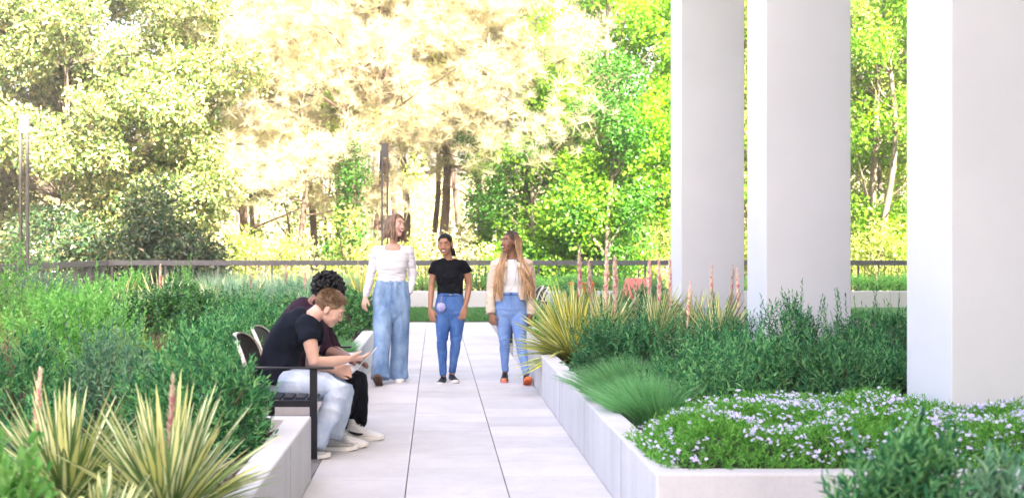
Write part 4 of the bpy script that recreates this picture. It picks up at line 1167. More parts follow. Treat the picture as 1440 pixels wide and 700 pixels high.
def braidmat():
    m, N, L = nmat('braid_blond'); out = N.new('ShaderNodeOutputMaterial'); b = N.new('ShaderNodeBsdfPrincipled'); L.new(b.outputs[0], out.inputs[0])
    b.inputs['Roughness'].default_value = .55
    tc = N.new('ShaderNodeTexCoord'); sp = N.new('ShaderNodeSeparateXYZ'); L.new(tc.outputs['Object'], sp.inputs[0])
    mr = N.new('ShaderNodeMapRange'); mr.inputs['From Min'].default_value = 1.36; mr.inputs['From Max'].default_value = 1.60
    L.new(sp.outputs[2], mr.inputs['Value'])
    geo = N.new('ShaderNodeNewGeometry')
    r = N.new('ShaderNodeValToRGB'); r.color_ramp.elements[0].color = (.50, .30, .16, 1); r.color_ramp.elements[1].color = (.05, .028, .02, 1)
    r.color_ramp.elements[1].position = .95; e = r.color_ramp.elements.new(.5); e.color = (.42, .24, .13, 1)
    L.new(mr.outputs[0], r.inputs[0])
    h = N.new('ShaderNodeHueSaturation'); m2 = N.new('ShaderNodeMapRange'); m2.inputs['To Min'].default_value = .5; m2.inputs['To Max'].default_value = 1.35
    L.new(geo.outputs['Random Per Island'], m2.inputs['Value']); L.new(m2.outputs[0], h.inputs['Value']); L.new(r.outputs[0], h.inputs['Color'])
    w_ = N.new('ShaderNodeTexWave'); w_.bands_direction = 'Z'; w_.inputs['Scale'].default_value = 26; w_.inputs['Distortion'].default_value = 1
    L.new(tc.outputs['Object'], w_.inputs['Vector']); bp = N.new('ShaderNodeBump'); bp.inputs['Strength'].default_value = .3; bp.inputs['Distance'].default_value = .004
    L.new(w_.outputs['Fac'], bp.inputs['Height']); L.new(bp.outputs[0], b.inputs['Normal'])
    L.new(h.outputs[0], b.inputs['Base Color']); return m
BRAID = braidmat()
W_KNIT = surf('white_knit', (.62, .605, .65), (.67, .655, .69), scale=5, rough=.85, bump=.05, bscale=300)
W_TEE = surf('white_top', (.66, .65, .665), (.70, .69, .70), scale=5, rough=.85)
K_TEE = surf('black_tee', (.0025, .003, .005), (.006, .007, .010), scale=8, rough=.9, spec=.12)
N_TEE = surf('navy_tee', (.004, .006, .012), (.008, .011, .020), scale=8, rough=.9, spec=.12)
PLUM = surf('plum_shirt', (.020, .007, .016), (.035, .013, .028), scale=30, rough=.85, spec=.15)
JACKET = surf('beige_jacket', (.58, .46, .36), (.66, .53, .42), scale=6, rough=.6, bump=.1, bscale=40)
BLKP = surf('black_trousers', (.002, .002, .0035), (.005, .005, .008), scale=10, rough=.9, spec=.1)
def denim(name, lo, hi, sc=5, ramp=(.35, .68)):
    return surf(name, lo, hi, scale=sc, rough=.85, bump=.25, bscale=130, stretch=(1.3, 1.3, .7), ramp=ramp, detail=7)
DEN_W = denim('denim_mid', (.08, .17, .32), (.30, .44, .62), 4.5)
DEN_B = denim('denim_blue', (.025, .09, .28), (.10, .23, .50), 4, (.38, .72))
DEN_S = denim('denim_sky', (.10, .20, .45), (.21, .34, .60), 4)
DEN_L = denim('denim_pale', (.30, .40, .56), (.62, .70, .80), 6)
SEAM = surf('denim_seam', (.12, .20, .34)); BUTTON = surf('brass_button', (.5, .38, .2), rough=.3, metal=1)
SH_WHITE = surf('shoe_white', (.78, .77, .76), (.72, .71, .71), scale=12, rough=.5)
SH_BLACK = surf('shoe_black', (.012, .013, .022), rough=.6); SH_GREY = surf('shoe_grey', (.30, .30, .29), (.38, .38, .37), scale=40, rough=.8)
SH_OR = surf('shoe_orange', (.75, .22, .06), rough=.5); SOLE_BR = surf('sole_brown', (.10, .055, .04), (.16, .09, .06), scale=30); SOLE_W = surf('sole_white', (.76, .74, .70), rough=.6); SOLE_O = surf('sole_orange', (.78, .17, .05), rough=.6); SH_RED = surf('sole_coral', (.6, .2, .18), rough=.6)
LILAC = surf('lilac_fur', (.26, .26, .56), (.52, .50, .76), scale=60, rough=.95, bump=.8, bscale=120)

def rotm(yaw, pitch, roll):
    """yaw turns the face towards +X (image right), pitch > 0 looks down, roll tilts towards +X"""
    return (Matrix.Rotation(R(yaw), 3, 'Z') @ Matrix.Rotation(R(pitch), 3, 'X') @ Matrix.Rotation(R(roll), 3, 'Y'))

class Head:
    """face looks along -Y before turning; c is the middle of the head"""
    def __init__(s, c, M, k=1.0): s.c = Vector(c); s.M = M; s.k = k
    def p(s, x, y, z): return s.c + s.M @ (Vector((x, y, z)) * s.k)
    def shapes(s, mb, jaw=1.0, nose=1.0, mouth_open=0.0):
        k = s.k
        E = lambda c, r: mb.ell(s.p(*c), [q * k for q in r], s.M, 18, 12)
        E((0, .018, .035), (.073, .094, .083))
        E((0, -.022, -.005), (.067, .070, .074))
        E((0, -.030, -.048 - mouth_open * .3), (.057 * jaw, .056, .052))
        E((0, -.060, -.086 - mouth_open), (.027 * jaw, .025, .021))
        E((.036, -.056, -.026), (.029, .026, .027)); E((-.036, -.056, -.026), (.029, .026, .027)); E((0, -.070, -.056), (.030, .020, .022))
        E((0, -.074, .036), (.046, .018, .020))
        mb.tube([s.p(0, -.086, .018), s.p(0, -.095, -.005), s.p(0, -.103, -.026)], [.007*k, .0085*k, .0115*k*nose], 10)
        E((.011, -.092, -.029), (.009 * nose, .009, .007)); E((-.011, -.092, -.029), (.009 * nose, .009, .007))
        for sg in (-1, 1):
            mb.ell(s.p(sg * .076, .012, -.004), [.010*k, .020*k, .032*k], s.M @ Matrix.Rotation(R(sg * 14), 3, 'Z'), 10, 8)
    def face(s, root, org, brow, lips, smile=1.0, squint=.6, look=0.0):
        k = s.k
        for sg in (-1, 1):
            m = MB(); m.ell(s.p(sg * .030, -.0835, .010), [.0108*k, .0070*k, .0064*k*squint], s.M, 12, 8); e = m.build('eye', EYEW, root, org, True)
            m = MB(); m.ell(s.p(sg * .030 + look, -.0895, .010), [.0056*k, .0035*k, .0058*k*squint], s.M, 10, 6); m.build('iris', EYED, e, org, True)
            m = MB(); m.tube([s.p(sg * .016, -.0905, .0175), s.p(sg * .031, -.0915, .0205), s.p(sg * .045, -.083, .0145)], [.0009*k, .0013*k, .0009*k], 6); m.build('eyelid', EYED, root, org, True)
            m = MB(); m.tube([s.p(sg * .014, -.094, .031), s.p(sg * .031, -.0925, .038), s.p(sg * .048, -.080, .031)], [.0014*k, .0021*k, .0011*k], 6); m.build('eyebrow', brow, root, org, True)
        w_ = .024 * (1 + .22 * smile); zc = -.056
        if smile > .3:
            m = MB(); m.ell(s.p(0, -.0885, zc - .006), [w_ * .82 * k, .006*k, .0095*k * smile], s.M, 14, 8); t = m.build('mouth', surf('mouth_dark', (.12, .025, .03)), root, org, True)
            m = MB(); m.ell(s.p(0, -.0905, zc - .002), [w_ * .72 * k, .0055*k, .0050*k * smile], s.M, 14, 8); m.build('teeth', TEETH, t, org, True)
        pts = [s.p(x * w_, -.0925 + .016 * x * x, zc + .0065 * smile * .6 + .010 * smile * (x * x - .5)) for x in (-1, -.5, 0, .5, 1)]
        m = MB(); m.tube(pts, [.0018*k, .0034*k, .0036*k, .0034*k, .0018*k], 7); m.build('lip', lips, root, org, True)
        pts = [s.p(x * w_, -.0920 + .017 * x * x, zc - .014 * max(smile, .45) * (1 - x * x) + .006 * smile * x * x) for x in (-1, -.5, 0, .5, 1)]
        m = MB(); m.tube(pts, [.0018*k, .0038*k, .0048*k, .0038*k, .0018*k], 7); m.build('lip', lips, root, org, True)
    def scalp(s, name, mat, root, org, grow=1.05, front=.052, side=.0, nape=-.06, sink=0, rough=.0):
        """hair shell hugging the skull, cut at the hairline"""
        V = []; nu, nv = 110, 70
        def ok(q): # local coordinates
            x, y, z = q
            fr = front - 1.6 * max(0, abs(x) - .035)
            if y < -.045: return z > fr
            if y < .03: return z > fr - (y + .045) / .075 * (fr - side)
            return z > nape
        m = MB(); vs = []; keep = {}
        for j in range(nv + 1):
            th = math.pi * j / nv
            for i in range(nu):
                ph = 2 * math.pi * i / nu
                q = Vector((.073 * math.sin(th) * math.cos(ph), .018 + .094 * math.sin(th) * math.sin(ph), .035 + .083 * math.cos(th)))
                g_ = grow + rough * mnoise.noise(q * 60)
                q2 = Vector((q.x * g_, .018 + (q.y - .018) * g_, .035 + (q.z - .035) * g_))
                vs.append((q2, s.p(*q2)))
        fs = []
        for j in range(nv):
            for i in range(nu):
                ids = (j*nu+i, j*nu+(i+1) % nu, (j+1)*nu+(i+1) % nu, (j+1)*nu+i)
                c = sum((vs[a][0] for a in ids), Vector()) / 4
                if ok(c): fs.append(ids[::-1])
        m.add([v[1] for v in vs], fs)
        o = m.build(name, mat, root, org, True)
        sm = o.modifiers.new('thick', 'SOLIDIFY'); sm.thickness = .005; sm.offset = -1
        return o

def hand(mb, wrist, d, n, side, curl=25, L_=.175, spread=5, thumb=38, fr=.0085):
    """d along the hand, n out of the BACK of the hand, side=+1/-1 chooses where the thumb leaves (cross(d,n)*side)"""
    d = Vector(d).normalized(); n = Vector(n); n = (n - d * n.dot(d)).normalized(); t = d.cross(n).normalized() * side
    w_ = Vector(wrist); s = L_ / .175
    pal = .085 * s
    mb.loft([(w_ - d * .012, t * .024 * s, n * .017 * s), (w_ + d * .012, t * .027*s, n * .016*s), (w_ + d * .045*s, t * .037*s, n * .0145*s), (w_ + d * pal, t * .040*s, n * .012*s), (w_ + d * (pal + .008), t * .036*s, n * .009*s)], 14, p=2.6)
    for i, (o_, fl) in enumerate(((.030, .068), (.0105, .078), (-.0095, .072), (-.029, .056))):
        a = R(curl * (.55 + .12 * i)); b = w_ + d * (pal - .004) + t * o_ * s
        dd = d * math.cos(a * .5) - n * math.sin(a * .5) + t * math.tan(R(spread)) * (o_ / .03)
        pts = [b]
        ang = a * .5
        for q in (.45, .31, .24):
            dirv = (d * math.cos(ang) - n * math.sin(ang) + t * math.tan(R(spread)) * (o_ / .03)).normalized()
            pts.append(pts[-1] + dirv * fl * s * q); ang += a
        mb.tube(pts, [fr * s, fr * .98 * s, fr * .9 * s, fr * .74 * s], 9)
    b = w_ + d * .020 * s + t * .024 * s - n * .004
    a = R(thumb); dv = (d * math.cos(a) + t * math.sin(a) - n * .25).normalized()
    dv2 = (d * math.cos(a * .45) + t * math.sin(a * .45) - n * .35).normalized()
    mb.tube([b, b + dv * .030 * s, b + dv * .030 * s + dv2 * .030 * s, b + dv * .030 * s + dv2 * .052 * s], [.0125*s, .0115*s, .0098*s, .0075*s], 9)

def shoe(root, org, heel, d, up, L_=.25, kind='sneaker', mats=None, w_=.045, name='shoe', h=.075):
    """heel: point on the ground at the back of the sole; d: heel to toe; up: out of the foot"""
    d = Vector(d).normalized(); up = Vector(up); up = (up - d * up.dot(d)).normalized(); s = d.cross(up).normalized(); heel = Vector(heel)
    upper, sole, extra = mats
    prof = [(.0, .50, .8), (.04, .72, 1.0), (.14, .82, 1.02), (.28, .80, 1.0), (.42, .88, .78), (.55, 1.0, .58), (.72, 1.06, .46), (.88, .92, .36), (.97, .62, .26), (1.0, .3, .16)]
    st = .026
    m = MB(); secs = []
    for t, w, hh in prof:
        H_ = h * hh
        secs.append((heel + d * (L_ * t) + up * (st * .6 + H_ * .5), s * w_ * w * (.96), up * H_ * .5))
    m.loft(secs, 16, p=2.4)
    m.tube([heel + d * L_ * .16 + up * h * .6, heel + d * L_ * .15 + up * (h + .02)], [w_ * .72, w_ * .66], 14)
    o = fuse(name, m, upper, root, org, .005, 4)
    m = MB(); secs = []
    out = [(-.01, .45), (.02, .72), (.14, .84), (.3, .80), (.45, .86), (.6, 1.02), (.75, 1.08), (.9, .92), (.985, .6), (1.02, .3)]
    n_ = len(out)
    ring = [(t, w) for t, w in out] + [(t, -w) for t, w in reversed(out)]
    def lift(t): return .012 * max(0, (t - .7) / .3) ** 2
    top = [heel + d * L_ * t + s * w_ * w + up * (st + lift(t)) for t, w in ring]; bot = [heel + d * L_ * t + s * w_ * w * .97 + up * (lift(t)) for t, w in ring]
    k = len(ring)
    m.add(top + bot, [tuple(range(k)), tuple(range(2*k-1, k-1, -1))] + [(i, k + i, k + (i+1) % k, (i+1) % k) for i in range(k)])
    so_ = m.build('sole', sole, o, org)
    m = MB()
    for i in range(5):
        t = .36 + i * .065; hh = h * (.98 - i * .105)
        m.tube([heel + d * L_ * t + s * w_ * .42 + up * (hh * .96 + st*.5), heel + d * L_ * (t+.01) + up * (hh + st*.55), heel + d * L_ * t - s * w_ * .42 + up * (hh * .96 + st*.5)], .003, 5)
    if kind != 'slip': m.build('laces', extra, o, org)
    return o

def leg_shapes(mb, hip, knee, ankle, rs, side=(1, 0, 0), asp=1.0, bow=0.0):
    hip, knee, ankle = Vector(hip), Vector(knee), Vector(ankle)
    a = hip.lerp(knee, .35); b = hip.lerp(knee, .7); c = knee.lerp(ankle, .28); e = knee.lerp(ankle, .65)
    cv = Vector((0, .018, 0)) if bow else Vector((0, 0, 0))
    rs = [q * .84 for q in rs]
    mb.tube([hip, a, b, knee, c + cv, e + cv * .5, ankle], rs, 18, side, asp)

def standing(name, label, Y, base_px, spec):
    sc = Y / F
    org = Vector((gx(base_px, Y), Y, .03))
    root = empty('person', org, label=label, cat='person')
    def Q(px, py, dy=0.0):
        p = P(px, py, Y); return Vector((p.x, Y + dy, p.z))
    return root, org, Q, sc

def torso(mb, rows, Q, sc, grow=0.0, p=2.25):
    secs = []
    for (px, py, hw, dep, dy) in rows:
        secs.append((Q(px, py, dy), Vector((hw * sc + grow, 0, 0)), Vector((0, dep + grow, 0))))
    mb.loft(secs, 28, p=p)

# ---------------- left woman: white long sleeved top, wide jeans, laughing to the right
root, org, Q, sc = standing('w1', 'tall laughing woman in a white long sleeved top and wide blue jeans', 14.75, 550, None)
HW1 = Head(Q(556.5, 317.5, -.015), rotm(48, -4, 9), 1.06)
hip_l, hip_r = Q(540, 434, 0), Q(562, 434, 0)
body = MB(); HW1.shapes(body, mouth_open=.006)
body.tube([Q(552, 350, .02), Q(553, 340, .012), Q(555, 328, 0)], [.052, .043, .043], 14)
def traps(mb, Q, nk, sh1, sh2, r=.030, r2=.042):
    for s_ in (sh1, sh2):
        mb.tube([Q(nk[0], nk[1], .02), Q((nk[0] * .6 + s_[0] * .4), nk[1] * .55 + s_[1] * .45, .018), Q(s_[0], s_[1], .01)], [r, (r + r2) * .5, r2], 12)
traps(body, Q, (552, 344.5), (530.5, 353.5), (573.5, 353.5))
T1 = [(552, 346.5, 9, .045, .015), (552, 349.5, 19, .062, .012), (552, 354, 23.5, .080, .008), (551.5, 364, 22.5, .100, 0), (551, 374, 21, .104, -.004), (551, 386, 18.6, .090, 0), (551, 396, 18.8, .090, 0), (551, 408, 22, .105, .005), (551, 422, 24.5, .118, .01), (551, 436, 22, .105, .01)]
torso(body, T1, Q, sc, -.006)
arm1 = [Q(529.5, 353, .01), Q(525, 370, .02), Q(521.5, 386, .01), Q(517.5, 402, -.03), Q(514.2, 416, -.06)]
arm2 = [Q(574.5, 353, .01), Q(578, 370, .03), Q(580, 386, .05), Q(579, 398, .03), Q(575, 412, -.02)]
body.tube(arm1, [.046, .040, .036, .031, .024], 12); body.tube(arm2, [.046, .040, .036, .031, .024], 12)
hand(body, Q(513.8, 417, -.065), Vector((-.12, -.22, -1)), Vector((-.75, -.6, 0)), -1, 34, .178)
hand(body, Q(574, 412, -.03), Vector((-.2, .1, -1)), Vector((.5, -.8, 0)), 1, 25, .172)
leg_shapes(body, hip_l, Q(537.5, 480, -.16), Q(534.5, 529, -.28), [.085, .078, .062, .05, .05, .036, .03], bow=1)
leg_shapes(body, hip_r, Q(562.5, 480, .0), Q(562, 528, .14), [.085, .078, .062, .05, .05, .036, .03], bow=1)
fuse('body', body, SKIN_L, root, org, .0055, 3)
HW1.face(root, org, BROW_L, LIPS, 1.25, .55)
# top
m = MB(); torso(m, [r for r in T1 if r[1] < 404][2:] and [(552, 350.5, 20, .062, .016)] + [r for r in T1 if 353 < r[1] < 404], Q, sc, .007)
for (dx) in (-.066, .066): m.ell(Q(551, 370.5, -.050) + Vector((dx, 0, 0)), (.074, .056, .064))
traps(m, Q, (545, 350), (530.5, 353), (540, 351), .036, .05); traps(m, Q, (560, 350), (573.5, 353), (564, 351), .036, .05)
m.tube(arm1[:1] + [Q(525, 370, .02), Q(521.5, 386, .01), Q(517.5, 402, -.03), Q(514.6, 414.5, -.056)], [.057, .049, .043, .038, .033], 14, round_ends=True)
m.tube([Q(574.5, 353, .01), Q(578, 370, .03), Q(580, 386, .05), Q(579, 398, .03), Q(576, 409, -.01)], [.057, .049, .043, .038, .033], 14)
m.tube([Q(538, 350.5, .02), Q(529.5, 354, .01)], [.040, .052], 12); m.tube([Q(566, 350.5, .02), Q(574.5, 354, .01)], [.040, .052], 12)
top = fuse('top', m, W_KNIT, root, org, .006, 5, wrinkle(.010, 8, 8, 20, 1))
# scoop neckline: skin above the knit as an inset
m = MB(); m.ell(Q(552, 350, -.048), (.086, .027, .062), None, 20, 12); nk = fuse('neckline', m, SKIN_L, root, org, .006, 2)
# wide jeans
m = MB()
J1 = [(551, 395.5, 20, .098, 0), (551, 402, 22, .108, 0), (551, 412, 24.4, .114, .0), (551, 424, 25.6, .122, .005), (551, 436, 24.5, .116, .005), (551, 445, 20, .09, .0), (551, 452, 8, .05, .0)]
torso(m, J1, Q, sc, .004)
m.tube([Q(540, 430, 0), Q(538.5, 450, -.06), Q(537.5, 476, -.13), Q(537.2, 500, -.19), Q(536.6, 516, -.22), Q(536.3, 528.5, -.25)], [.100, .096, .088, .084, .086, .096], 22, (1, 0, 0), .98, round_ends=False)
m.tube([Q(562.5, 430, 0), Q(563, 450, .02), Q(562.5, 478, .03), Q(561.5, 502, .07), Q(560.5, 518, .09), Q(560.0, 531.5, .10)], [.100, .096, .088, .086, .090, .100], 22, (1, 0, 0), .98, round_ends=False)
fuse('jeans', m, DEN_W, root, org, .0065, 3, wrinkle(.022, 8, 8, 2.6, 3))
m = MB(); m.loft([(Q(551, 395.2, 0), (.158, 0, 0), (0, .107, 0)), (Q(551, 398.6, 0), (.163, 0, 0), (0, .112, 0))], 30, p=2.25); m.build('waistband', DEN_W, root, org, True)
m = MB(); m.tube([Q(551.5, 399, -.118), Q(551.5, 412, -.131), Q(551, 425, -.136)], .0016, 5); m.tube([Q(538, 399, -.112), Q(535.5, 408, -.112), Q(530, 416, -.09)], .0015, 5); m.tube([Q(565, 399, -.112), Q(567.5, 408, -.112), Q(573, 416, -.09)], .0015, 5); m.build('pocket_seams', SEAM, root, org)
m = MB(); m.ell(Q(551.5, 397, -.122), (.008, .004, .008)); m.build('button', BUTTON, root, org, True)
shoe(root, org, Q(535.5, 541, -.33) + Vector((0, .10, .0)) * 0 + Vector((0, .0, .0)), (-.06, -.86, .50), (-.02, .5, .86), .26, mats=(SH_WHITE, SOLE_BR, SH_WHITE), w_=.046)
shoe(root, org, Q(561, 538.6, .17), (.03, -1, 0), (0, 0, 1), .26, mats=(SH_WHITE, SOLE_W, SH_WHITE), w_=.047)
# shoulder length wavy hair
hs = HW1.scalp('hair', HAIR_L, root, org, 1.07, .082, .01, -.07, rough=.06)
g = rng(601); m = MB()
for i in range(230):
    sd = -1 if g.uniform() < .5 else 1
    yy0 = g.uniform(-.055, .085); a = g.uniform(.15, 2.55)      # where it falls, round the head from front to back
    bx = math.sin(a) * .086 * sd; by = .018 - math.cos(a) * .104
    if by < -.050: by = -.050; bx = sd * .074
    st = Vector((sd * .006, yy0, .122 - .5 * max(0, abs(yy0 - .01) - .03)))
    mid = Vector((bx * .72, by * .8 + .004, .094)); low = Vector((bx, by, .035))
    pts = [HW1.p(*st), HW1.p(*mid), HW1.p(*low)]
    L_ = g.uniform(.145, .195); ph = g.uniform(0, 6); b0 = HW1.M @ low * HW1.k
    for k in range(1, 8):
        t = k / 7; f = 1 + .16 * math.sin(t * 2.4) * t + .06 * t
        wv = .013 * math.sin(t * 8.5 + ph) * t
        q = HW1.M @ (Vector((bx * f + wv, by * f + wv * .6, .035)) * HW1.k)
        pts.append(HW1.c + Vector((q.x, q.y, b0.z - L_ * t)))
    m.tube(pts, [.005, .008, .0095, .0095, .0095, .009,   .0085, .008, .007, .005], 5)
m.build('hair_locks', HAIR_L, hs, org, True)

# ---------------- middle woman: black tee, blue skinny jeans
root, org, Q, sc = standing('w2', 'smiling walking woman in a black t-shirt and blue skinny jeans', 14.75, 629, None)
HW2 = Head(Q(626.2, 344.5, -.015), rotm(-14, 3, -5), 1.0)
body = MB(); HW2.shapes(body, nose=1.12, mouth_open=.003)
body.tube([Q(631, 371, .02), Q(630, 363, .012), Q(628, 354, 0)], [.054, .046, .045], 14)
traps(body, Q, (631, 364), (614, 373), (651, 373))
T2 = [(632, 366.5, 8, .045, .015), (632, 369.5, 17, .060, .012), (632, 374, 20.8, .078, .008), (632, 383, 19.5, .096, 0), (632.5, 392, 18.6, .100, -.004), (633, 402, 16.8, .086, 0), (633, 411, 16.4, .085, 0), (633, 421, 19, .098, .008), (633.2, 433, 21.2, .112, .014), (633.2, 445, 20, .105, .014)]
torso(body, T2, Q, sc, -.006)
a1 = [Q(613, 373, .01), Q(608.6, 388, .02), Q(607, 402, .015), Q(606, 418, -.02), Q(605.2, 433, -.05)]
a2 = [Q(651.5, 373, .01), Q(657.5, 388, .03), Q(660, 401, .03), Q(657.5, 416, -.01), Q(654.0, 430, -.06)]
for a in (a1, a2): body.tube(a, [.046, .041, .035, .031, .0235], 14)
hand(body, Q(605.2, 434, -.052), Vector((.18, -.12, -1)), Vector((-.55, -.85, 0)), -1, 26, .175)
hand(body, Q(653.6, 431, -.063), Vector((-.22, -.15, -1)), Vector((.25, -.95, 0)), 1, 26, .175)
leg_shapes(body, Q(624, 441, .01), Q(622, 480, -.04), Q(624, 527, -.01), [.085, .08, .062, .05, .052, .037, .032], bow=1)
leg_shapes(body, Q(643, 441, .01), Q(640.5, 480, .0), Q(636, 525, .07), [.085, .08, .062, .05, .052, .037, .032], bow=1)
fuse('body', body, SKIN_B2, root, org, .0055, 3)
HW2.face(root, org, BROW_D, LIPSB, 1.15, .55, -.002)
m = MB(); torso(m, [(631.3, 366.2, 8.6, .054, .016), (632, 368.4, 14.5, .058, .014)] + [r for r in T2 if 368 < r[1] < 406] + [(633, 413.5, 16.9, .088, 0)], Q, sc, .007)
for dx in (-.058, .058): m.ell(Q(632, 388.5, -.050) + Vector((dx, 0, 0)), (.070, .056, .062))
traps(m, Q, (626.5, 367.6), (613.5, 372.6), (625, 369), .040, .054); traps(m, Q, (636.5, 367.6), (651.5, 372.6), (638, 369), .040, .054)
m.tube([Q(619, 370.5, .015), Q(612.5, 373.5, .01), Q(609.5, 381, .016), Q(608.6, 385, .02)], [.036, .050, .052, .051], 16, round_ends=False)
m.tube([Q(645, 370.5, .015), Q(652, 373.5, .01), Q(656, 380, .022), Q(657, 383, .024)], [.036, .050, .052, .051], 16, round_ends=False)
fuse('t_shirt', m, K_TEE, root, org, .006, 4, wrinkle(.009, 9, 9, 18, 5))
m = MB(); torso(m, [(633, 412, 17.0, .090, 0), (633, 421, 19.6, .104, .008), (633.2, 433, 21.9, .119, .014), (633.3, 441, 21.4, .112, .014), (633.3, 447, 16, .09, .014), (633.3, 452, 7, .05, .01)], Q, sc, .002)
def skinny(m, h, k, a, rs):
    h, k, a = Vector(h), Vector(k), Vector(a)
    m.tube([h, h.lerp(k, .35), h.lerp(k, .72), k, k.lerp(a, .28) + Vector((0, .016, 0)), k.lerp(a, .65) + Vector((0, .008, 0)), a], rs, 20, (1, 0, 0), 1.0, round_ends=False)
RS = [.092, .083, .065, .053, .054, .041, .035]
skinny(m, Q(624, 438, .01), Q(621.5, 481, -.04), Q(623.3, 527, -.01), RS); skinny(m, Q(643, 438, .01), Q(641, 481, .0), Q(636.0, 524.5, .07), RS)
crease = wrinkle(.008, 8, 8, 20, 7)
def cr(p):
    zz = p.z; near = math.exp(-((zz - .47) / .09) ** 2) + .9 * math.exp(-((zz - .12) / .09) ** 2) + .5 * math.exp(-((zz - .80) / .06) ** 2)
    return crease(p) * (.35 + near)
fuse('jeans', m, DEN_B, root, org, .006, 3, cr)
m = MB(); m.loft([(Q(633, 412, 0), (.134, 0, 0), (0, .098, 0)), (Q(633, 415.4, 0), (.139, 0, 0), (0, .102, 0))], 30, p=2.25); m.build('waistband', DEN_B, root, org, True)
m = MB(); m.tube([Q(633.5, 415, -.104), Q(633.5, 425, -.116), Q(633, 436, -.118)], .0014, 5); m.tube([Q(622.5, 416, -.092), Q(619.5, 422, -.085), Q(614.5, 425, -.05)], .0014, 5); m.tube([Q(644, 416, -.092), Q(647, 422, -.085), Q(652, 425, -.05)], .0014, 5); m.build('pocket_seams', SEAM, root, org)
m = MB(); m.ell(Q(633.5, 413.8, -.106), (.008, .004, .008)); m.build('button', BUTTON, root, org, True)
shoe(root, org, Q(624.5, 540.0, .06), (-.22, -1, 0), (0, 0, 1), .24, 'slip', (SH_BLACK, SOLE_W, SH_WHITE), .045, h=.062)
shoe(root, org, Q(634.5, 537.5, .12), (.22, -1, 0), (0, 0, 1), .24, 'slip', (SH_BLACK, SOLE_W, SH_WHITE), .045, h=.062)
# pompom key ring on the belt loop: hangs from her, a thing of its own
pk = empty('key_ring', Q(620.3, 431, -.142), label='fluffy lilac pompom key ring hanging from the jeans of the middle woman', cat='key ring')
m = MB(); m.ell((0, 0, 0), (.050, .036, .050), None, 20, 14); g = rng(33)
pb = fuse('pompom', m, LILAC, pk, (0, 0, 0), .006, 1, wrinkle(.006, 70, 70, 70, 4, False))
m = MB(); m.tube([(0, .0, .05), (.001, .01, .08), (.006, .03, .118)], .004, 6); m.build('strap', surf('tan_strap', (.45, .22, .12)), pk)
hs = HW2.scalp('hair', HAIR_D, root, org, 1.03, .076, .01, -.065)
g = rng(602); m = MB()
for i in range(15):      # corn rows running back over the head
    u = (i - 7) / 7.0
    pts = []
    for k in range(12):
        t = k / 11; th = R(-50 + 165 * t); uu = u * 1.2 * (1 - .75 * max(0, t - .45))
        x = .073 * 1.05 * math.sin(uu); y = .018 + .094 * 1.05 * math.cos(uu) * math.sin(th); z = .035 + .083 * 1.05 * math.cos(uu) * math.cos(th)
        pts.append(HW2.p(x, y, z))
    m.tube(pts, .0055, 6)
m.build('corn_rows', HAIR_D, hs, org, True)
m = MB()
for i in range(26):
    a, b = g.normal(0, .011, 2)
    m.tube([HW2.p(.01 + a * .3, .105, .0), HW2.p(.035 + a, .115 + b, -.04), HW2.p(.052 + a, .09 + b, -.085), HW2.p(.058 + a, .08 + b, -.125)], [.006, .006, .005, .003], 5)
m.build('pony_tail', HAIR_D, hs, org, True)
m = MB(); m.ell(HW2.p(.079, -.002, -.038), (.005, .005, .006)); m.build('earring', TEETH, root, org, True)

# ---------------- right woman: beige jacket, braids, looking to the left
root, org, Q, sc = standing('w3', 'walking woman with long blond braids in an open beige jacket', 14.75, 720, None)
HW3 = Head(Q(716.5, 341.5, -.015), rotm(-52, -8, -4), 1.02)
body = MB(); HW3.shapes(body, nose=1.08, mouth_open=.002)
body.tube([Q(720, 367, .02), Q(720, 359, .012), Q(718.5, 350, 0)], [.054, .045, .045], 14)
traps(body, Q, (720, 360.5), (699, 371), (741, 371))
T3 = [(720, 363, 8, .045, .015), (720, 366, 19, .060, .012), (720, 370.5, 22.5, .078, .008), (719.5, 380, 20.5, .096, 0), (719, 390, 19.4, .100, -.004), (718, 401, 17.2, .088, 0), (718, 410, 17.6, .088, 0), (718, 421, 20.4, .102, .008), (718, 434, 22.6, .115, .014), (718, 446, 20.5, .105, .014)]
torso(body, T3, Q, sc, -.006)
a1 = [Q(698, 371, .01), Q(693, 388, .02), Q(691, 405, .02), Q(689.5, 422, -.01), Q(689.5, 439, -.05)]
a2 = [Q(742, 371, .01), Q(746, 388, .03), Q(747.5, 405, .03), Q(747, 422, .01), Q(746.3, 441, -.02)]
for a in (a1, a2): body.tube(a, [.045, .040, .035, .030, .0235], 12)
hand(body, Q(689.8, 441, -.055), Vector((.28, -.15, -1)), Vector((-.45, -.9, 0)), -1, 40, .165)
hand(body, Q(746, 443, -.03), Vector((-.10, -.1, -1)), Vector((.75, -.6, 0)), 1, 44, .165)
leg_shapes(body, Q(709, 442, .01), Q(709.5, 481, .0), Q(711, 522, .08), [.085, .08, .062, .05, .052, .037, .032], bow=1)
leg_shapes(body, Q(729, 442, .0), Q(732, 484, -.14), Q(738, 524, -.22), [.085, .08, .062, .05, .052, .037, .032], bow=1)
fuse('body', body, SKIN_B, root, org, .0055, 3)
HW3.face(root, org, BROW_D, LIPSB, 1.0, .6)
m = MB(); torso(m, [(720, 365, 15, .056, .010)] + [r for r in T3 if 365 < r[1] < 406] + [(718, 412.5, 18, .092, 0)], Q, sc, .005)
for dx in (-.058, .058): m.ell(Q(719.5, 386, -.048) + Vector((dx, 0, 0)), (.070, .056, .062))
traps(m, Q, (720, 364), (704, 368.5), (736, 368.5), .036, .04)
fuse('top', m, W_TEE, root, org, .006, 4, wrinkle(.007, 9, 9, 18, 8))
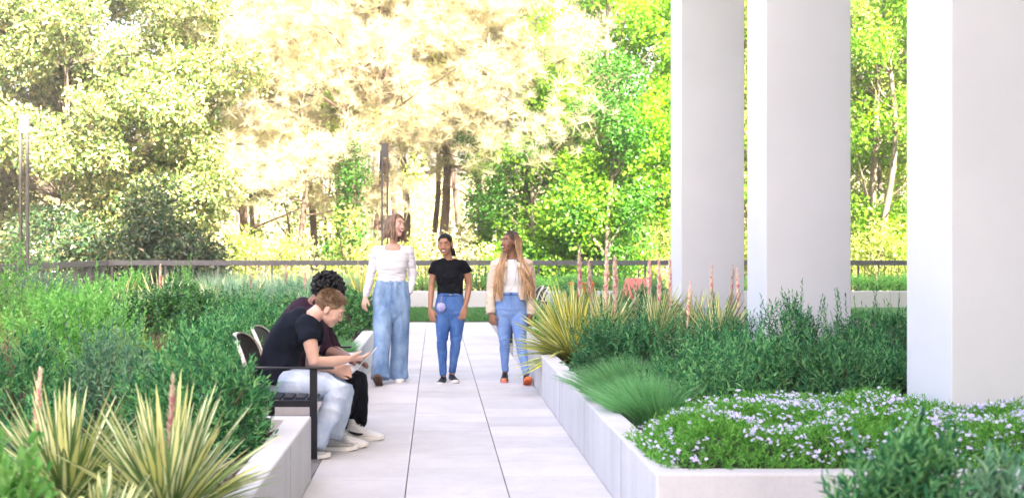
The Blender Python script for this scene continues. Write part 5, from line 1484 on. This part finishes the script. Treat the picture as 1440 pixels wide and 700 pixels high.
# open jacket: two front panels, back and sleeves
def jacket():
    m = MB()
    for (hw_c, rows_) in ((0, None),):
        pass
    # panels are thick sheets that wrap from the opening round the side to the back
    def panel(side):
        rows = [(364.5, 6 if side < 0 else 7, 15, .070), (370, 7, 24, .092), (380, 9.5, 24.2, .114), (392, 11, 23.4, .121), (404, 9.5 if side > 0 else 12, 22.4, .112), (412, 8.5 if side > 0 else 12.5, 22.6, .112), (418, 10 if side > 0 else 14, 22.6, .114), (423 if side < 0 else 421, 15.5 if side < 0 else 12, 22, .112)]
        n = 18; vo = []; vi = []
        for (py, op, hw, dep) in rows:
            c = Q(719.3, py, .006)
            a0 = math.acos(min(.999, op / hw))              # angle where the opening starts, measured from +x towards the front
            for k in range(n + 1):
                t = a0 + (-math.pi * .5 - .02 - a0) * k / n if True else 0
                for lst, gsh in ((vo, .010), (vi, -.002)):
                    lst.append(c + Vector((side * math.cos(t) * (hw * sc + gsh), -math.sin(t) * (dep + gsh), 0)))
        nr = len(rows); W = n + 1
        fs = []
        def idx(L_, i, k): return (0 if L_ == 0 else nr * W) + i * W + k
        for i in range(nr - 1):
            for k in range(n):
                fs.append((idx(0,i,k), idx(0,i,k+1), idx(0,i+1,k+1), idx(0,i+1,k)))
                fs.append((idx(1,i,k), idx(1,i+1,k), idx(1,i+1,k+1), idx(1,i,k+1)))
        for i in range(nr - 1):
            for k in (0, n): fs.append((idx(0,i,k), idx(0,i+1,k), idx(1,i+1,k), idx(1,i,k)))
        for k in range(n):
            for i in (0, nr - 1): fs.append((idx(0,i,k), idx(1,i,k), idx(1,i,k+1), idx(0,i,k+1)))
        m.add(vo + vi, fs)
        # lapel folded over the chest
        x0 = 719.3 + side * 7
        lp = [Q(x0 - side * .5, 363.5, -.055), Q(x0 + side * 9, 371, -.098), Q(x0 + side * 9.5, 384, -.121), Q(x0 + side * 3.0, 399, -.134), Q(x0 + side * 1.5, 385, -.136), Q(x0 - side * .5, 372, -.104)]
        q2 = [p + Vector((0, -.010, 0)) for p in lp]; k = len(lp)
        m.add(lp + q2, [tuple(range(k)), tuple(range(2*k-1, k-1, -1))] + [(i, (i+1) % k, k + (i+1) % k, k + i) for i in range(k)])
    panel(-1); panel(1)
    return m
m = jacket()
for o_ in (0,): pass
jk = m.build('jacket', JACKET, root, org, True); 
mm = MB()
mm.tube([Q(706, 366.5, .015), Q(698, 371.5, .01), Q(693.5, 388, .02), Q(691.5, 405, .02), Q(690, 422, -.01), Q(689.8, 440, -.05)], [.044, .060, .055, .050, .047, .049], 18, round_ends=False)
fuse('sleeve', mm, JACKET, jk, org, .006, 3, wrinkle(.013, 10, 10, 20, 9))
mm = MB()
mm.tube([Q(733, 366.5, .015), Q(742, 371.5, .01), Q(746, 388, .03), Q(747.3, 405, .03), Q(747, 422, .01), Q(746.6, 442, -.02)], [.044, .060, .055, .050, .047, .049], 18, round_ends=False)
fuse('sleeve', mm, JACKET, jk, org, .006, 3, wrinkle(.013, 10, 10, 20, 10))
m = MB(); torso(m, [(718, 410.5, 18.3, .094, 0), (718, 421, 20.8, .107, .008), (718, 434, 23.2, .121, .014), (718.4, 442, 22.4, .113, .014), (718.6, 448, 16, .09, .014), (718.6, 453, 7, .05, .01)], Q, sc, .002)
RS = [.094, .085, .066, .053, .054, .041, .035]
skinny(m, Q(708.5, 439, .01), Q(709.5, 481, .0), Q(711, 522, .08), RS); skinny(m, Q(729, 439, .0), Q(731.8, 484, -.14), Q(738, 524, -.22), RS)
crease = wrinkle(.008, 8, 8, 20, 17)
fuse('jeans', m, DEN_S, root, org, .006, 3, cr)
m = MB(); m.loft([(Q(718, 410.4, 0), (.145, 0, 0), (0, .102, 0)), (Q(718, 414, 0), (.149, 0, 0), (0, .106, 0))], 30, p=2.25); m.build('waistband', DEN_S, root, org, True)
m = MB(); m.tube([Q(718, 414, -.108), Q(718, 424, -.119), Q(718, 435, -.121)], .0014, 5); m.tube([Q(706.5, 415, -.094), Q(703.5, 421, -.088), Q(698.5, 424, -.05)], .0014, 5); m.tube([Q(729.5, 415, -.094), Q(732.5, 421, -.088), Q(737.5, 424, -.05)], .0014, 5); m.build('pocket_seams', SEAM, root, org)
m = MB(); m.ell(Q(718, 412.4, -.110), (.008, .004, .008)); m.build('button', SH_BLACK, root, org, True)
for (hl, dd, uu, solem) in ((Q(711.3, 538.5, .15), (-.10, -1, 0), (0, 0, 1), SH_RED), (Q(737.8, 541, -.22), (.05, -.93, .36), (0, .36, .93), SOLE_O)):
    so_ = shoe(root, org, hl, dd, uu, .245, 'high', (SH_BLACK, solem, SH_BLACK), .044, h=.088)
    d = Vector(dd).normalized(); up = Vector(uu)
    m = MB(); m.ell(hl + d * .205 + up * .040, (.033, .033, .019)); m.build('toe_cap', SH_OR, so_, org, True)
    m = MB(); m.tube([hl + d * .03 + up * .105 + Vector((-.034, 0, 0)), hl + d * .0 + up * .10, hl + d * .03 + up * .105 + Vector((.034, 0, 0))], .008, 6); m.build('collar_stripe', SH_WHITE, so_, org, True)
m = MB(); m.tube([Q(722.5, 364, -.08), Q(725, 380, -.152), Q(723, 398, -.15), Q(714, 412, -.14)], .0015, 5); m.build('cord', surf('bag_cord', (.12, .06, .06)), root, org)
m = MB(); m.tube([Q(712, 363, -.055), Q(716, 369, -.088), Q(719, 371, -.094), Q(722, 369, -.088), Q(726, 363, -.055)], .0012, 4); m.build('necklace', BUTTON, root, org)
hs = HW3.scalp('hair', surf('hair_dark_roots', (.03, .018, .014), (.10, .06, .04), scale=40, rough=.5), root, org, 1.035, .078, .005, -.07)
g = rng(603); m = MB()
def braid(start, mids, end, r=.0056):
    pts = [start] + mids + [end]
    # smooth with catmull
    out = []
    P_ = [pts[0]] + pts + [pts[-1]]
    for i in range(1, len(P_) - 2):
        for t in (0, .33, .66):
            a, b, c, d = P_[i-1], P_[i], P_[i+1], P_[i+2]
            out.append(.5 * ((2*b) + (c - a) * t + (2*a - 5*b + 4*c - d) * t*t + (3*b - a - 3*c + d) * t**3))
    out.append(pts[-1])
    m.tube(out, [r] * (len(out) - 1) + [r * .4], 5)
for i in range(105):
    u = g.uniform(0, 1); vv = g.uniform(-1, 1)
    if i % 5 < 2:       # over the image left shoulder, in front
        st = HW3.p(g.uniform(-.03, .02), g.uniform(-.04, .06), .120); yy = g.uniform(.02, .09)
        x1 = 707 + g.uniform(-4, 4); x2 = 702 + g.uniform(-7, 5); x3 = 698 + g.uniform(-5, 8)
        mids = [HW3.p(-.082, yy, .06), HW3.p(-.086, yy, -.03), Q(x1 + 3, 354, .04), Q(x1 - 1, 366, -.070 + g.uniform(-.02, .02)), Q(x2, 382, -.150 + g.uniform(-.015, .01)), Q(x3, 400, -.155 + g.uniform(-.01, .01))]
        end = Q(x3 - g.uniform(-2, 3), 402 + g.uniform(0, 22), -.145)
    elif i % 5 < 4:     # image right side, past the ear and down the front of the shoulder
        st = HW3.p(g.uniform(-.02, .03), g.uniform(-.055, .07), .120 - .0); yy = g.uniform(.0, .085)
        x1 = 729 + g.uniform(-3, 5); x2 = 738 + g.uniform(-7, 9); x3 = 743 + g.uniform(-8, 9)
        mids = [HW3.p(.078, yy * .8 - .01, .075), HW3.p(.090, yy, .0), HW3.p(.094, yy + .01, -.075), Q(x1 + 2, 364, -.05 + g.uniform(-.03, .05)), Q(x2 - 1, 384, -.135 + g.uniform(-.02, .03)), Q(x3, 402, -.13 + g.uniform(-.03, .03))]
        end = Q(x3 + g.uniform(-3, 3), 404 + g.uniform(0, 20), -.13)
    else:               # down the back
        st = HW3.p(g.uniform(-.03, .03), g.uniform(.02, .08), .12); x1 = 724 + g.uniform(-10, 10); xl = g.uniform(-.05, .06)
        mids = [HW3.p(xl, .115, .04), HW3.p(xl, .118, -.04), Q(x1, 365, .12), Q(x1 + g.uniform(-6, 6), 385, .13)]; end = Q(x1 + g.uniform(-8, 8), 415, .13)
    braid(st, mids, end, g.uniform(.0045, .0065))
m.build('braids', BRAID, hs, org, True)

# ---------------- seated men
def seated(label, Y):
    org = Vector((gx(415, Y), Y, .44)); root = empty('person', org, label=label, cat='person')
    def Q(px, py, y=None):
        return P(px, py, Y if y is None else y)
    return root, org, Q

# near man: navy tee, pale jeans, leaning over his knees
root, org, Q = seated('man in a black t-shirt and pale jeans sitting bent forward', 9.72)
ydir = Vector((0, 1, 0))
HM1 = Head(Q(464, 434.5), Matrix.Rotation(R(90), 3, 'Z') @ Matrix.Rotation(R(32), 3, 'X') @ Matrix.Rotation(R(-6), 3, 'Y'), 1.02)
def spine(mb, rows, grow=0.0, p=2.3):
    secs = []
    pts = [r[0] for r in rows]
    for i, (c, fb, lat) in enumerate(rows):
        t = (pts[min(i+1, len(pts)-1)] - pts[max(i-1, 0)]).normalized()
        a = ydir; b = t.cross(a).normalized()
        secs.append((c, a * (lat + grow), b * (fb + grow)))
    mb.loft(secs, 26, p=p)
SP1 = [(Q(398, 545), .110, .165), (Q(396, 530), .118, .168), (Q(394.5, 512), .112, .160), (Q(397, 494), .112, .160), (Q(405, 476), .118, .172), (Q(418, 461), .122, .190), (Q(431, 451.5), .105, .185), (Q(439, 446.5), .07, .12)]
body = MB(); HM1.shapes(body, jaw=1.12, nose=1.05)
spine(body, SP1, -.01)
body.tube([Q(435, 450), Q(444, 441.5), Q(453, 434)], [.062, .056, .055], 16)
A1 = [Q(433, 459, 9.50), Q(436, 480, 9.44), Q(441.5, 507, 9.44), Q(462, 509, 9.52), Q(487, 505, 9.66)]
A2 = [Q(440, 462, 9.92), Q(441, 484, 9.98), Q(437, 512, 9.98), Q(452, 517, 9.85), Q(468, 519.5, 9.72)]
body.tube(A1, [.056, .052, .043, .041, .029], 16); body.tube(A2, [.056, .050, .042, .038, .029], 16)
hand(body, Q(488, 504.8, 9.665), Vector((1, .25, .05)), Vector((.1, -.35, -1)), -1, 30, .19, thumb=45, fr=.0095)
hand(body, Q(469, 519.6, 9.715), Vector((1, -.1, -.02)), Vector((.1, -1, .35)), 1, 95, .19, thumb=30, fr=.0095)
leg_shapes(body, Q(402, 540, 9.60), Q(474, 546, 9.50), Q(440, 632, 9.44), [.09, .085, .07, .056, .058, .042, .036], ydir)
leg_shapes(body, Q(402, 540, 9.88), Q(481, 547, 9.90), Q(463, 616, 9.82), [.09, .085, .07, .056, .058, .042, .036], ydir)
fuse('body', body, SKIN_P, root, org, .006, 3)
HM1.face(root, org, BROW_L, LIPS, .1, .55)
m = MB(); spine(m, [(Q(390, 536), .128, .186), (Q(391, 524), .125, .180), (Q(392, 514), .122, .176)] + SP1[3:7] + [(Q(437, 448), .072, .11)], .014)
m.tube([Q(427, 455, 9.62), Q(433, 459, 9.50), Q(435, 472, 9.455), Q(436.3, 480, 9.44)], [.07, .078, .072, .072], 18, round_ends=False)
m.tube([Q(432, 455, 9.82), Q(440, 462, 9.93), Q(441, 474, 9.96), Q(441, 480, 9.98)], [.07, .076, .070, .068], 18, round_ends=False)
fuse('t_shirt', m, N_TEE, root, org, .006, 5, wrinkle(.015, 9, 6, 9, 12))
m = MB()
m.ell(Q(398, 541), (.135, .185, .105), None, 20, 12)
m.tube([Q(400, 540, 9.61), Q(426, 541, 9.57), Q(455, 543, 9.53), Q(475, 548, 9.50), Q(467, 576, 9.48), Q(453, 604, 9.46), Q(443, 625, 9.44)], [.105, .103, .091, .080, .072, .064, .062], 20, ydir, 1.0, round_ends=False)
m.tube([Q(402, 540, 9.87), Q(428, 541, 9.89), Q(460, 543, 9.90), Q(482, 549, 9.90), Q(478, 576, 9.87), Q(470, 602, 9.84), Q(464.5, 617, 9.82)], [.105, .103, .091, .080, .074, .066, .064], 20, ydir, 1.0, round_ends=False)
m.ell(Q(475, 549, 9.50), (.075, .074, .070)); m.ell(Q(482, 550, 9.90), (.075, .074, .070))
fuse('jeans', m, DEN_L, root, org, .006, 4, wrinkle(.022, 7, 8, 8, 13))
gz0 = .032
shoe(root, org, Vector((gx(449, 9.80), 9.80, gz0)), (1, -.10, 0), (0, 0, 1), .27, mats=(SH_GREY, SOLE_W, SH_GREY), w_=.05, h=.08)
shoe(root, org, Vector((gx(408, 9.43), 9.43, gz0)), (1, -.05, 0), (0, 0, 1), .27, mats=(SH_GREY, SOLE_W, SH_GREY), w_=.05, h=.08)
hs = HM1.scalp('hair', HAIR_S, root, org, 1.045, .078, .02, -.045, rough=.06)
g = rng(611); V = []; cnt = 0
dirs = norm(g.normal(size=(5200, 3))); 
loc = np.stack([.073 * dirs[:, 0], .018 + .094 * dirs[:, 1], .035 + .083 * dirs[:, 2]], -1)
def hairok(q, front, side, nape):
    x, y, z = q
    if y < -.045: return z > front
    if y < .03: return z > front - (y + .045) / .075 * (front - side)
    return z > nape
m = MB()
for q, d in zip(loc, dirs):
    if not hairok(q, .076, .022, -.048): continue
    top = max(0, d[2]); l = .001 + .012 * top + (.008 if q[1] < -.02 else 0)
    b = HM1.p(*(q * 1.03)); dv = HM1.M @ (Vector(d) * .7 + Vector((g.normal(0, .2), -.55 * top + .25, -.3 * (1 - top) + g.normal(0, .2)))).normalized()
    s_ = dv.orthogonal().normalized() * .0022
    m.add([b - s_, b + s_, b + dv * (l + .012) * HM1.k], [(0, 1, 2)])
m.build('hair_strands', HAIR_S, hs, org)

# laptop shared between the two
lp = empty('laptop', Q(498, 521, 9.9), label='open silver laptop held between the two seated men', cat='laptop')
o_ = Q(498, 521, 9.9)
M_LAP = surf('laptop_silver', (.62, .62, .65), rough=.35, spec=.5); M_SCR = surf('laptop_screen', (.25, .26, .30), rough=.1, spec=.6)
ub = (Q(463, 512.5, 9.9) - o_).normalized(); us = (Q(531, 487, 9.9) - o_).normalized()
def slab(mb, u, L_, th, y0, y1):
    n_ = Vector((0, 1, 0)).cross(u).normalized() * th
    c = [Vector((0, y0, 0)), u * L_ + Vector((0, y0, 0)), u * L_ + Vector((0, y1, 0)), Vector((0, y1, 0))]
    mb.add([p - n_ for p in c] + [p + n_ for p in c], [(0,3,2,1),(4,5,6,7),(0,1,5,4),(1,2,6,5),(2,3,7,6),(3,0,4,7)])
m = MB(); slab(m, ub, .21, .008, -.15, .15); m.build('keyboard_base', M_LAP, lp, bevel=.003)
m = MB(); slab(m, us, .225, .0035, -.15, .15); sc_ = m.build('screen_lid', M_LAP, lp, bevel=.002)
m = MB(); n_ = Vector((0, 1, 0)).cross(us).normalized()
sg = 1 if n_.x < 0 else -1
u0, u1 = us * .012 + n_ * .0042 * sg, us * .213 + n_ * .0042 * sg
m.add([u0 + Vector((0, -.14, 0)), u1 + Vector((0, -.14, 0)), u1 + Vector((0, .14, 0)), u0 + Vector((0, .14, 0))], [(0, 1, 2, 3)]); m.build('display', M_SCR, sc_)

# far man: plum shirt, black trousers, curly hair
root, org, Q = seated('man with black curly hair in a plum shirt and black trousers', 10.52)
HM2 = Head(Q(462, 416), Matrix.Rotation(R(90), 3, 'Z') @ Matrix.Rotation(R(28), 3, 'X'), 1.06)
SP2 = [(Q(412, 541), .110, .165), (Q(410, 522), .118, .168), (Q(408, 500), .112, .160), (Q(409, 478), .114, .165), (Q(416, 458), .118, .178), (Q(426, 444), .118, .192), (Q(437, 434), .10, .18), (Q(443, 428), .07, .12)]
body = MB(); HM2.shapes(body, jaw=1.1, nose=1.15)
spine(body, SP2, -.01)
body.tube([Q(439, 430), Q(447, 421), Q(454, 412)], [.060, .055, .054], 16)
A1 = [Q(440, 446, 10.30), Q(450, 468, 10.24), Q(458, 491, 10.22), Q(470, 497, 10.16), Q(486, 504, 10.08)]
A2 = [Q(444, 446, 10.74), Q(458, 470, 10.78), Q(470, 492, 10.72), Q(484, 500, 10.5), Q(496, 507, 10.3)]
body.tube(A1, [.056, .052, .043, .040, .029], 16); body.tube(A2, [.056, .050, .042, .038, .029], 16)
hand(body, Q(487, 504.5, 10.07), Vector((1, -.2, -.1)), Vector((.1, .2, 1)), 1, 35, .19, fr=.0095)
hand(body, Q(496.5, 507.5, 10.29), Vector((.7, -.7, .0)), Vector((.1, .2, 1)), 1, 35, .19, fr=.0095)
leg_shapes(body, Q(414, 537, 10.40), Q(492, 533, 10.22), Q(476, 600, 9.98), [.09, .085, .07, .056, .058, .042, .036], ydir)
leg_shapes(body, Q(414, 537, 10.66), Q(503, 531, 10.62), Q(501, 596, 10.40), [.09, .085, .07, .056, .058, .042, .036], ydir)
fuse('body', body, SKIN_D, root, org, .006, 3)
HM2.face(root, org, BROW_D, LIPSB, .3, .6)
m = MB(); spine(m, [(Q(402, 530), .122, .178)] + SP2[2:7] + [(Q(441, 430), .075, .12)], .014)
m.tube([Q(432, 441, 10.42), Q(440, 446, 10.30), Q(449.5, 468, 10.24), Q(457.5, 490, 10.22), Q(462, 494, 10.20)], [.07, .077, .066, .056, .052], 18, round_ends=False)
m.tube([Q(436, 441, 10.62), Q(444, 446, 10.74), Q(458, 470, 10.78), Q(469, 491, 10.73)], [.07, .077, .066, .056], 18, round_ends=False)
fuse('shirt', m, PLUM, root, org, .006, 5, wrinkle(.015, 9, 6, 9, 15))
m = MB(); m.tube([Q(437, 434, 10.41), Q(443, 424, 10.44), Q(450, 420, 10.52), Q(443, 424, 10.60), Q(437, 434, 10.63)], [.012, .018, .012, .018, .012], 8); m.build('collar', PLUM, root, org, True)
m = MB(); m.ell(Q(410, 536), (.135, .185, .11), None, 20, 12)
m.tube([Q(414, 536, 10.40), Q(440, 534, 10.34), Q(474, 531, 10.26), Q(493, 536, 10.21), Q(488, 560, 10.12), Q(480, 582, 10.02), Q(475.5, 598, 9.98)], [.104, .100, .088, .077, .072, .068, .067], 20, ydir, 1.0, round_ends=False)
m.tube([Q(414, 536, 10.66), Q(444, 534, 10.66), Q(484, 530, 10.64), Q(503, 535, 10.62), Q(503.5, 560, 10.52), Q(502, 582, 10.43), Q(501, 596, 10.40)], [.104, .100, .088, .077, .074, .072, .072], 20, ydir, 1.0, round_ends=False)
m.ell(Q(492, 536, 10.22), (.072, .072, .066)); m.ell(Q(502, 535, 10.62), (.072, .072, .066))
fuse('trousers', m, BLKP, root, org, .006, 4, wrinkle(.016, 7, 8, 8, 16))
def swoosh(o_, heel, d, L_, mat, h=.0):
    """curved tapering check mark on the outer side of the shoe"""
    d = Vector(d).normalized(); up = Vector((0, 0, 1)); s = d.cross(up).normalized()
    pts = []; n = 14
    top = []; bot = []
    for i in range(n + 1):
        t = i / n
        x = .09 + .50 * t                            # heel to toe fraction of the length
        zt = .062 - .040 * math.sin(min(1, t * 1.0) * 1.45) + .0 ; 
        zc = .075 - .078 * t + .062 * t * t * 1.1 - .012
        th = .022 * math.sin(math.pi * (.08 + .92 * t) ** .8) * (1 - .1 * t) + .001
        w_ = .0475 * (.80 if t < .5 else .84)
        top.append((x, zc + th * .5)); bot.append((x, zc - th * .5))
    vs = []
    for (x, z) in top + bot:
        vs.append(heel + d * L_ * x + s * (.0475 * (.86 + .10 * max(0, x - .3))) + up * (z + .004))
    k = n + 1
    m = MB(); m.add(vs + [v + s * .004 for v in vs], [(i, i+1, k+i+1, k+i) for i in range(n)] + [(2*k+i, 3*k+i, 3*k+i+1, 2*k+i+1) for i in range(n)] + [(i, 2*k+i, 2*k+i+1, i+1) for i in range(n)] + [(k+i, k+i+1, 3*k+i+1, 3*k+i) for i in range(n)])
    m.build('shoe_mark', mat, o_, org)
h1 = Vector((gx(486, 10.30), 10.34, gz0)); h2 = Vector((gx(464, 9.99), 10.0, gz0))
s1 = shoe(root, org, h1, (1, -.12, 0), (0, 0, 1), .285, mats=(SH_WHITE, SOLE_W, SH_WHITE), w_=.052, h=.10)
swoosh(s1, h1, (1, -.12, 0), .285, SH_BLACK)
s2 = shoe(root, org, h2, (1, -.32, 0), (0, 0, 1), .285, mats=(SH_WHITE, SOLE_W, SH_WHITE), w_=.052, h=.10)
# curls: many small coils over the skull
g = rng(612); m = MB()
m.ell(HM2.p(0, .025, .045), (.088, .104, .092), HM2.M, 18, 12)
for i in range(620):
    d = norm(g.normal(size=3)); q = Vector((.096 * d[0], .030 + .112 * d[1], .050 + .105 * d[2]))
    if not hairok(q, .045, .012, -.055): continue
    q = q * (1 + .10 * g.uniform(-1, 1)); r = g.uniform(.009, .017)
    m.ell(HM2.p(*q), (r, r, r), None, 6, 5)
hob = m.build('curly_hair', HAIR_D, root, org, True)
